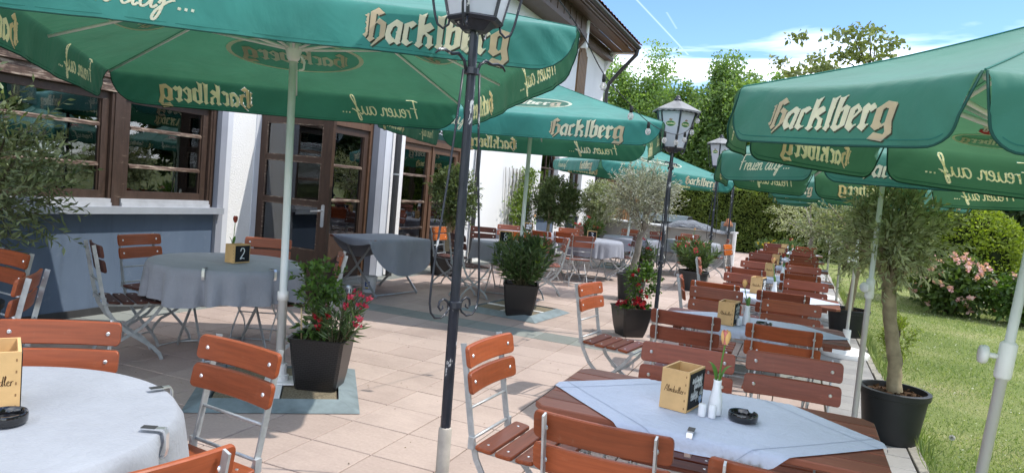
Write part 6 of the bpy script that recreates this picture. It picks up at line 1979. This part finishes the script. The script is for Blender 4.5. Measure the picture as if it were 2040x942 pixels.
def blob_leaves(c, rad, n, L, shell=.75, lump=.12, flat=False):
    u = rdir(n); q = shell + (1 - shell) * rng.random(n)
    ph = rng.random(4) * 6
    lm = 1 + lump * (np.sin(u[:, 0] * 5 + ph[0]) + np.sin(u[:, 1] * 6 + ph[1]) + np.sin(u[:, 2] * 5 + ph[2])) / 2
    P = np.array(c) + u * np.array(rad) * (q * lm)[:, None]
    if flat: P[:, 2] = np.maximum(P[:, 2], .02)
    D = u * .6 + rdir(n) * .9
    Ls = L * (.6 + .8 * rng.random(n))
    return leaf_arrays(P, D, Ls, Ls * .5)
def shrub(name, label, cat, loc, rad, n, L, leaf, core=True, group=None, flowers_=None, fl_n=0, fl_r=.06):
    t_ = thing(name, label, cat, loc, 0, group)
    if core:
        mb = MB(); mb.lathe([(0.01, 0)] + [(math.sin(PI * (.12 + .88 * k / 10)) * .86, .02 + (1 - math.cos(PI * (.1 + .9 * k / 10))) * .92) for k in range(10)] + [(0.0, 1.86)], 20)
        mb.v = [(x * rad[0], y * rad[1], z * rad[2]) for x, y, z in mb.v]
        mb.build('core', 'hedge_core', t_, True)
    V, F = blob_leaves((0, 0, rad[2]), rad, n, L, .9 if core else .35, .12, True)
    np_mesh('foliage', V, F, leaf, t_)
    st = MB()
    for k in range(5):
        a = 1.26 * k; st.tube([(.05 * math.cos(a), .05 * math.sin(a), 0), (rad[0] * .25 * math.cos(a), rad[1] * .25 * math.sin(a), rad[2] * .6), (rad[0] * .5 * math.cos(a), rad[1] * .5 * math.sin(a), rad[2] * 1.2)], [.03, .02, .01], 6)
    st.build('stems', 'bark_dark', t_)
    if flowers_:
        u = rdir(fl_n, .45); q = .88 + .2 * rng.random(fl_n)
        P = np.array([0, 0, rad[2]]) + u * np.array(rad) * q[:, None]; P[:, 2] = np.maximum(P[:, 2], .1)
        flowers(t_, P, fl_r, flowers_, per=12)
    return t_
shrub('topiary_dome', 'large yellow-green clipped yew dome on the lawn', 'shrub', (3.0, 16.6, 0), (1.12, 1.1, 1.05), 15000, .075, 'leaf_yellowgreen')
shrub('rhododendron', 'pink flowering rhododendron in front of the yew dome', 'shrub', (2.72, 14.9, 0), (.66, .6, .52), 2400, .12, 'leaf_dark', False, 'rhododendrons on the lawn', 'petal_rhodo', 75, .055)
shrub('rhododendron', 'smaller rhododendron with reddish young leaves at the right picture edge', 'shrub', (3.75, 14.6, 0), (.6, .55, .45), 1900, .11, 'leaf_green', False, 'rhododendrons on the lawn', 'petal_rhodo', 20, .045)
cn = thing('dwarf_conifer', 'small yellow-green dwarf conifer on the lawn behind the big olive pot', 'shrub', (1.22, 9.25, 0))
V, F, A, B = twig_crown((0, 0, .22), (.15, .15, .22), 170, 12, .09, .028, .014, up=.7, ncl=14, inner=.2); crown(cn, V, F, A, B, 'leaf_yellowgreen', 'twig', .003)
MB().tube([(0, 0, 0), (0, 0, .3)], .015, 6).build('trunk', 'bark_dark', cn)
# background trees
def tree(name, label, loc, hgt, crown_c, rad, n, L, leaf, trunk_r, ncl=40, bark='bark_grey', group='trees behind the hedge', lpc=0.17, inner=.35):
    t_ = thing(name, label, 'tree', loc, 0, group)
    cz = crown_c[2]
    MB().tube([(0, 0, 0), (.1, .05, hgt * .3), (-.05, .1, hgt * .6), (.05, 0, hgt * .93)], [trunk_r, trunk_r * .8, trunk_r * .5, trunk_r * .12], 8).build('trunk', bark, t_, True)
    cd = rdir(ncl, .05); cq = inner + (1 - inner) * rng.random(ncl) ** .6
    cc = np.array(crown_c) + cd * np.array(rad) * cq[:, None]
    lm = MB()
    for c_ in cc[:max(10, ncl // 3)]:
        zb = min(max(cz - rad[2] * .6, c_[2] - .9 * rad[0]), hgt * .85)
        b0 = Vector((0, .05, zb)); lm.tube([b0, b0.lerp(Vector(c_), .5) + Vector((0, 0, .15)), Vector(c_)], [trunk_r * .3, trunk_r * .18, trunk_r * .05], 5)
    lm.build('limbs', bark, t_, True)
    idx = rng.integers(0, ncl, n)
    g = np.clip(rng.normal(size=(n, 3)), -1.7, 1.7) * (np.array(rad) * lpc) * (.6 + .8 * rng.random((ncl, 1)))[idx]
    P = cc[idx] + g
    D = rdir(n); D[:, 2] -= .25
    Ls = L * (.6 + .8 * rng.random(n))
    V, F = leaf_arrays(P, D, Ls, Ls * .62); np_mesh('crown', V, F, leaf, t_)
    return t_
TR = [(-15.0, 40, 9.5, 2.6, 'leaf_birch_dark', 'dark green tree behind the far corner of the inn'), (-10.6, 38, 9.2, 2.2, 'leaf_birch', 'light green birch just right of the inn gutter'), (-8.2, 39, 9.7, 2.0, 'leaf_birch', 'second light green birch right of the inn, above the second umbrella'),
      (-5.9, 37, 8.0, 1.9, 'leaf_birch_dark', 'lower green tree directly behind the second lantern'), (-4.1, 39, 9.8, 2.1, 'leaf_birch_dark', 'tall green tree between the lantern and the foreground parasol'), (-2.0, 37, 8.2, 2.0, 'leaf_birch', 'green tree whose edge shows left of the foreground parasol'),
      (.8, 40, 8.4, 2.4, 'leaf_birch_dark', 'green tree behind the foreground parasol'), (5.0, 38, 7.5, 2.6, 'leaf_conifer', 'dark tree behind the yew dome'), (9.0, 34, 8, 3, 'leaf_conifer', 'dark tree at the right picture edge'),
      (6.4, 24, 5.2, 2.2, 'leaf_conifer', 'dark spreading tree right of the yew dome'), (8.2, 20, 4.6, 2.0, 'leaf_conifer', 'dark shrub-like tree beyond the rhododendrons')]
for k, (x, y, h_, r_, lf, lab) in enumerate(TR):
    n = 30000 if lf.startswith('leaf_birch') else 12000
    zc = h_ * .56
    tree('birch_tree' if lf == 'leaf_birch' else ('evergreen_tree' if lf == 'leaf_conifer' else 'deciduous_tree'), lab, (x, y, 0), h_, (0, 0, zc), (r_, r_ * .9, h_ * .43), n, .17 if n > 12000 else .2, lf, .14, 70, lpc=.15, inner=.1)
# tall airy tree whose branch shows over the foreground parasol
tree('airy_tree', 'airy tree whose sparse branch shows above the foreground parasol', (1.5, 23.5, 0), 7.2, (-.75, 0, 6.2), (2.3, 1.4, .95), 1250, .17, 'leaf_branch', .12, 26, 'bark_dark', 'trees behind the hedge', .09, .15)
# trees and shrubs on the lawn side, out of frame to the right, seen only in the window reflections
for k, (x, y, h_, r_) in enumerate(((11, 2, 7, 2.6), (13, 8, 8, 3.0), (12, 14, 7, 2.6), (14, -4, 8, 3))):
    tree('garden_tree', 'green tree across the lawn, %s from the camera side' % ('first', 'second', 'third', 'fourth')[k], (x, y, 0), h_, (0, 0, h_ * .56), (r_ * 1.15, r_ * 1.15, h_ * .44), 11000, .3, 'leaf_birch_dark', .15, 60, group='trees on the lawn side')

# ------------------------------------------------------------------ grass and dandelions on the lawn
n = 170000
y = 2.2 + (rng.random(n) ** 1.8) * 22; x = .96 + rng.random(n) * np.minimum(1.2 + y * .42, 9)
P = np.stack([x, y, np.full(n, -.03)], 1)
D = rng.normal(size=(n, 3)) * .75; D[:, 2] = 1
V, F = leaf_arrays(P, D, (.015 + .035 * rng.random(n) ** 1.5) * (1 + .5 * np.sin(x * 3) * np.sin(y * 2)), .0035 + .0016 * np.minimum(y / 4, 3), .1)
g = np_mesh('grass', V, F, 'grass_blade'); tag(g, 'short patchy lawn grass beside the terrace', 'grass', None, 'stuff')
for k, (x, y, s) in enumerate(((1.16, 5.75, .7), (1.06, 6.7, .7), (1.5, 6.3, .7))):
    t_ = thing('dandelion_clock', ('dandelion seed head nearest the big olive pot', 'dandelion seed head a step behind the big olive pot', 'dandelion seed head near the edging behind the olive pot', 'dandelion seed head farther right on the lawn', 'dandelion seed head left of the dwarf conifer', 'dandelion seed head in the open lawn')[k], 'dandelion', (x, y, -.03), 0, 'dandelion seed heads in the lawn')
    hh = .13 * s
    MB().tube([(0, 0, 0), (.008, 0, hh * .6), (.01, .005, hh)], .0025, 5).build('stalk', 'stem_green', t_)
    u = rdir(160); V, F = leaf_arrays(np.array([.01, .005, hh + .0]) + u * .004, u, .019, .008); np_mesh('seed_head', V, F, 'dandelion', t_)
n = 5200
y = 2.4 + (rng.random(n) ** 1.5) * 18; x = 1.0 + rng.random(n) * np.minimum(1.2 + y * .42, 8)
P = np.stack([x, y, np.full(n, -.012)], 1); D = rng.normal(size=(n, 3)); D[:, 2] = np.abs(D[:, 2]) * .3 + .1
V, F = leaf_arrays(P, D, .012 + .014 * rng.random(n), .010 + .002 * np.minimum(y / 4, 3), .1)
g = np_mesh('clover', V, F, 'clover'); tag(g, 'pale clover and dry flecks scattered in the lawn', 'clover', None, 'stuff')
# tall weeds along the edging
n = 1600
P = np.stack([.93 + .06 * rng.random(n), 3 + 16 * rng.random(n), np.full(n, -.03)], 1); D = rng.normal(size=(n, 3)) * .35; D[:, 2] = 1
V, F = leaf_arrays(P, D, .07 + .14 * rng.random(n), .008, .1)
g = np_mesh('edge_grass', V, F, 'grass_blade'); tag(g, 'longer grass growing along the edging stones', 'grass', None, 'stuff')

n = 420
P = np.stack([-5.8 + 6.3 * rng.random(n), 2.4 + 13 * rng.random(n) ** 1.4, np.full(n, .004)], 1)
D = rng.normal(size=(n, 3)); D[:, 2] = .05
V, F = leaf_arrays(P, D, .008 + .022 * rng.random(n) ** 2, .007, .25, np.tile([[0, 0, 1.0]], (n, 1)) + rng.normal(size=(n, 3)) * .2)
g = np_mesh('leaf_litter', V, F, 'litter'); tag(g, 'tiny dry leaves and crumbs lying on the paving', 'leaf litter', None, 'stuff')
for l_, names in LABELS.items():
    if len(l_.split()) > 16 or len(l_.split()) < 4: print('LABEL LENGTH', len(l_.split()), l_)
    if len(names) > 1: print('DUPLICATE LABEL', l_, names)
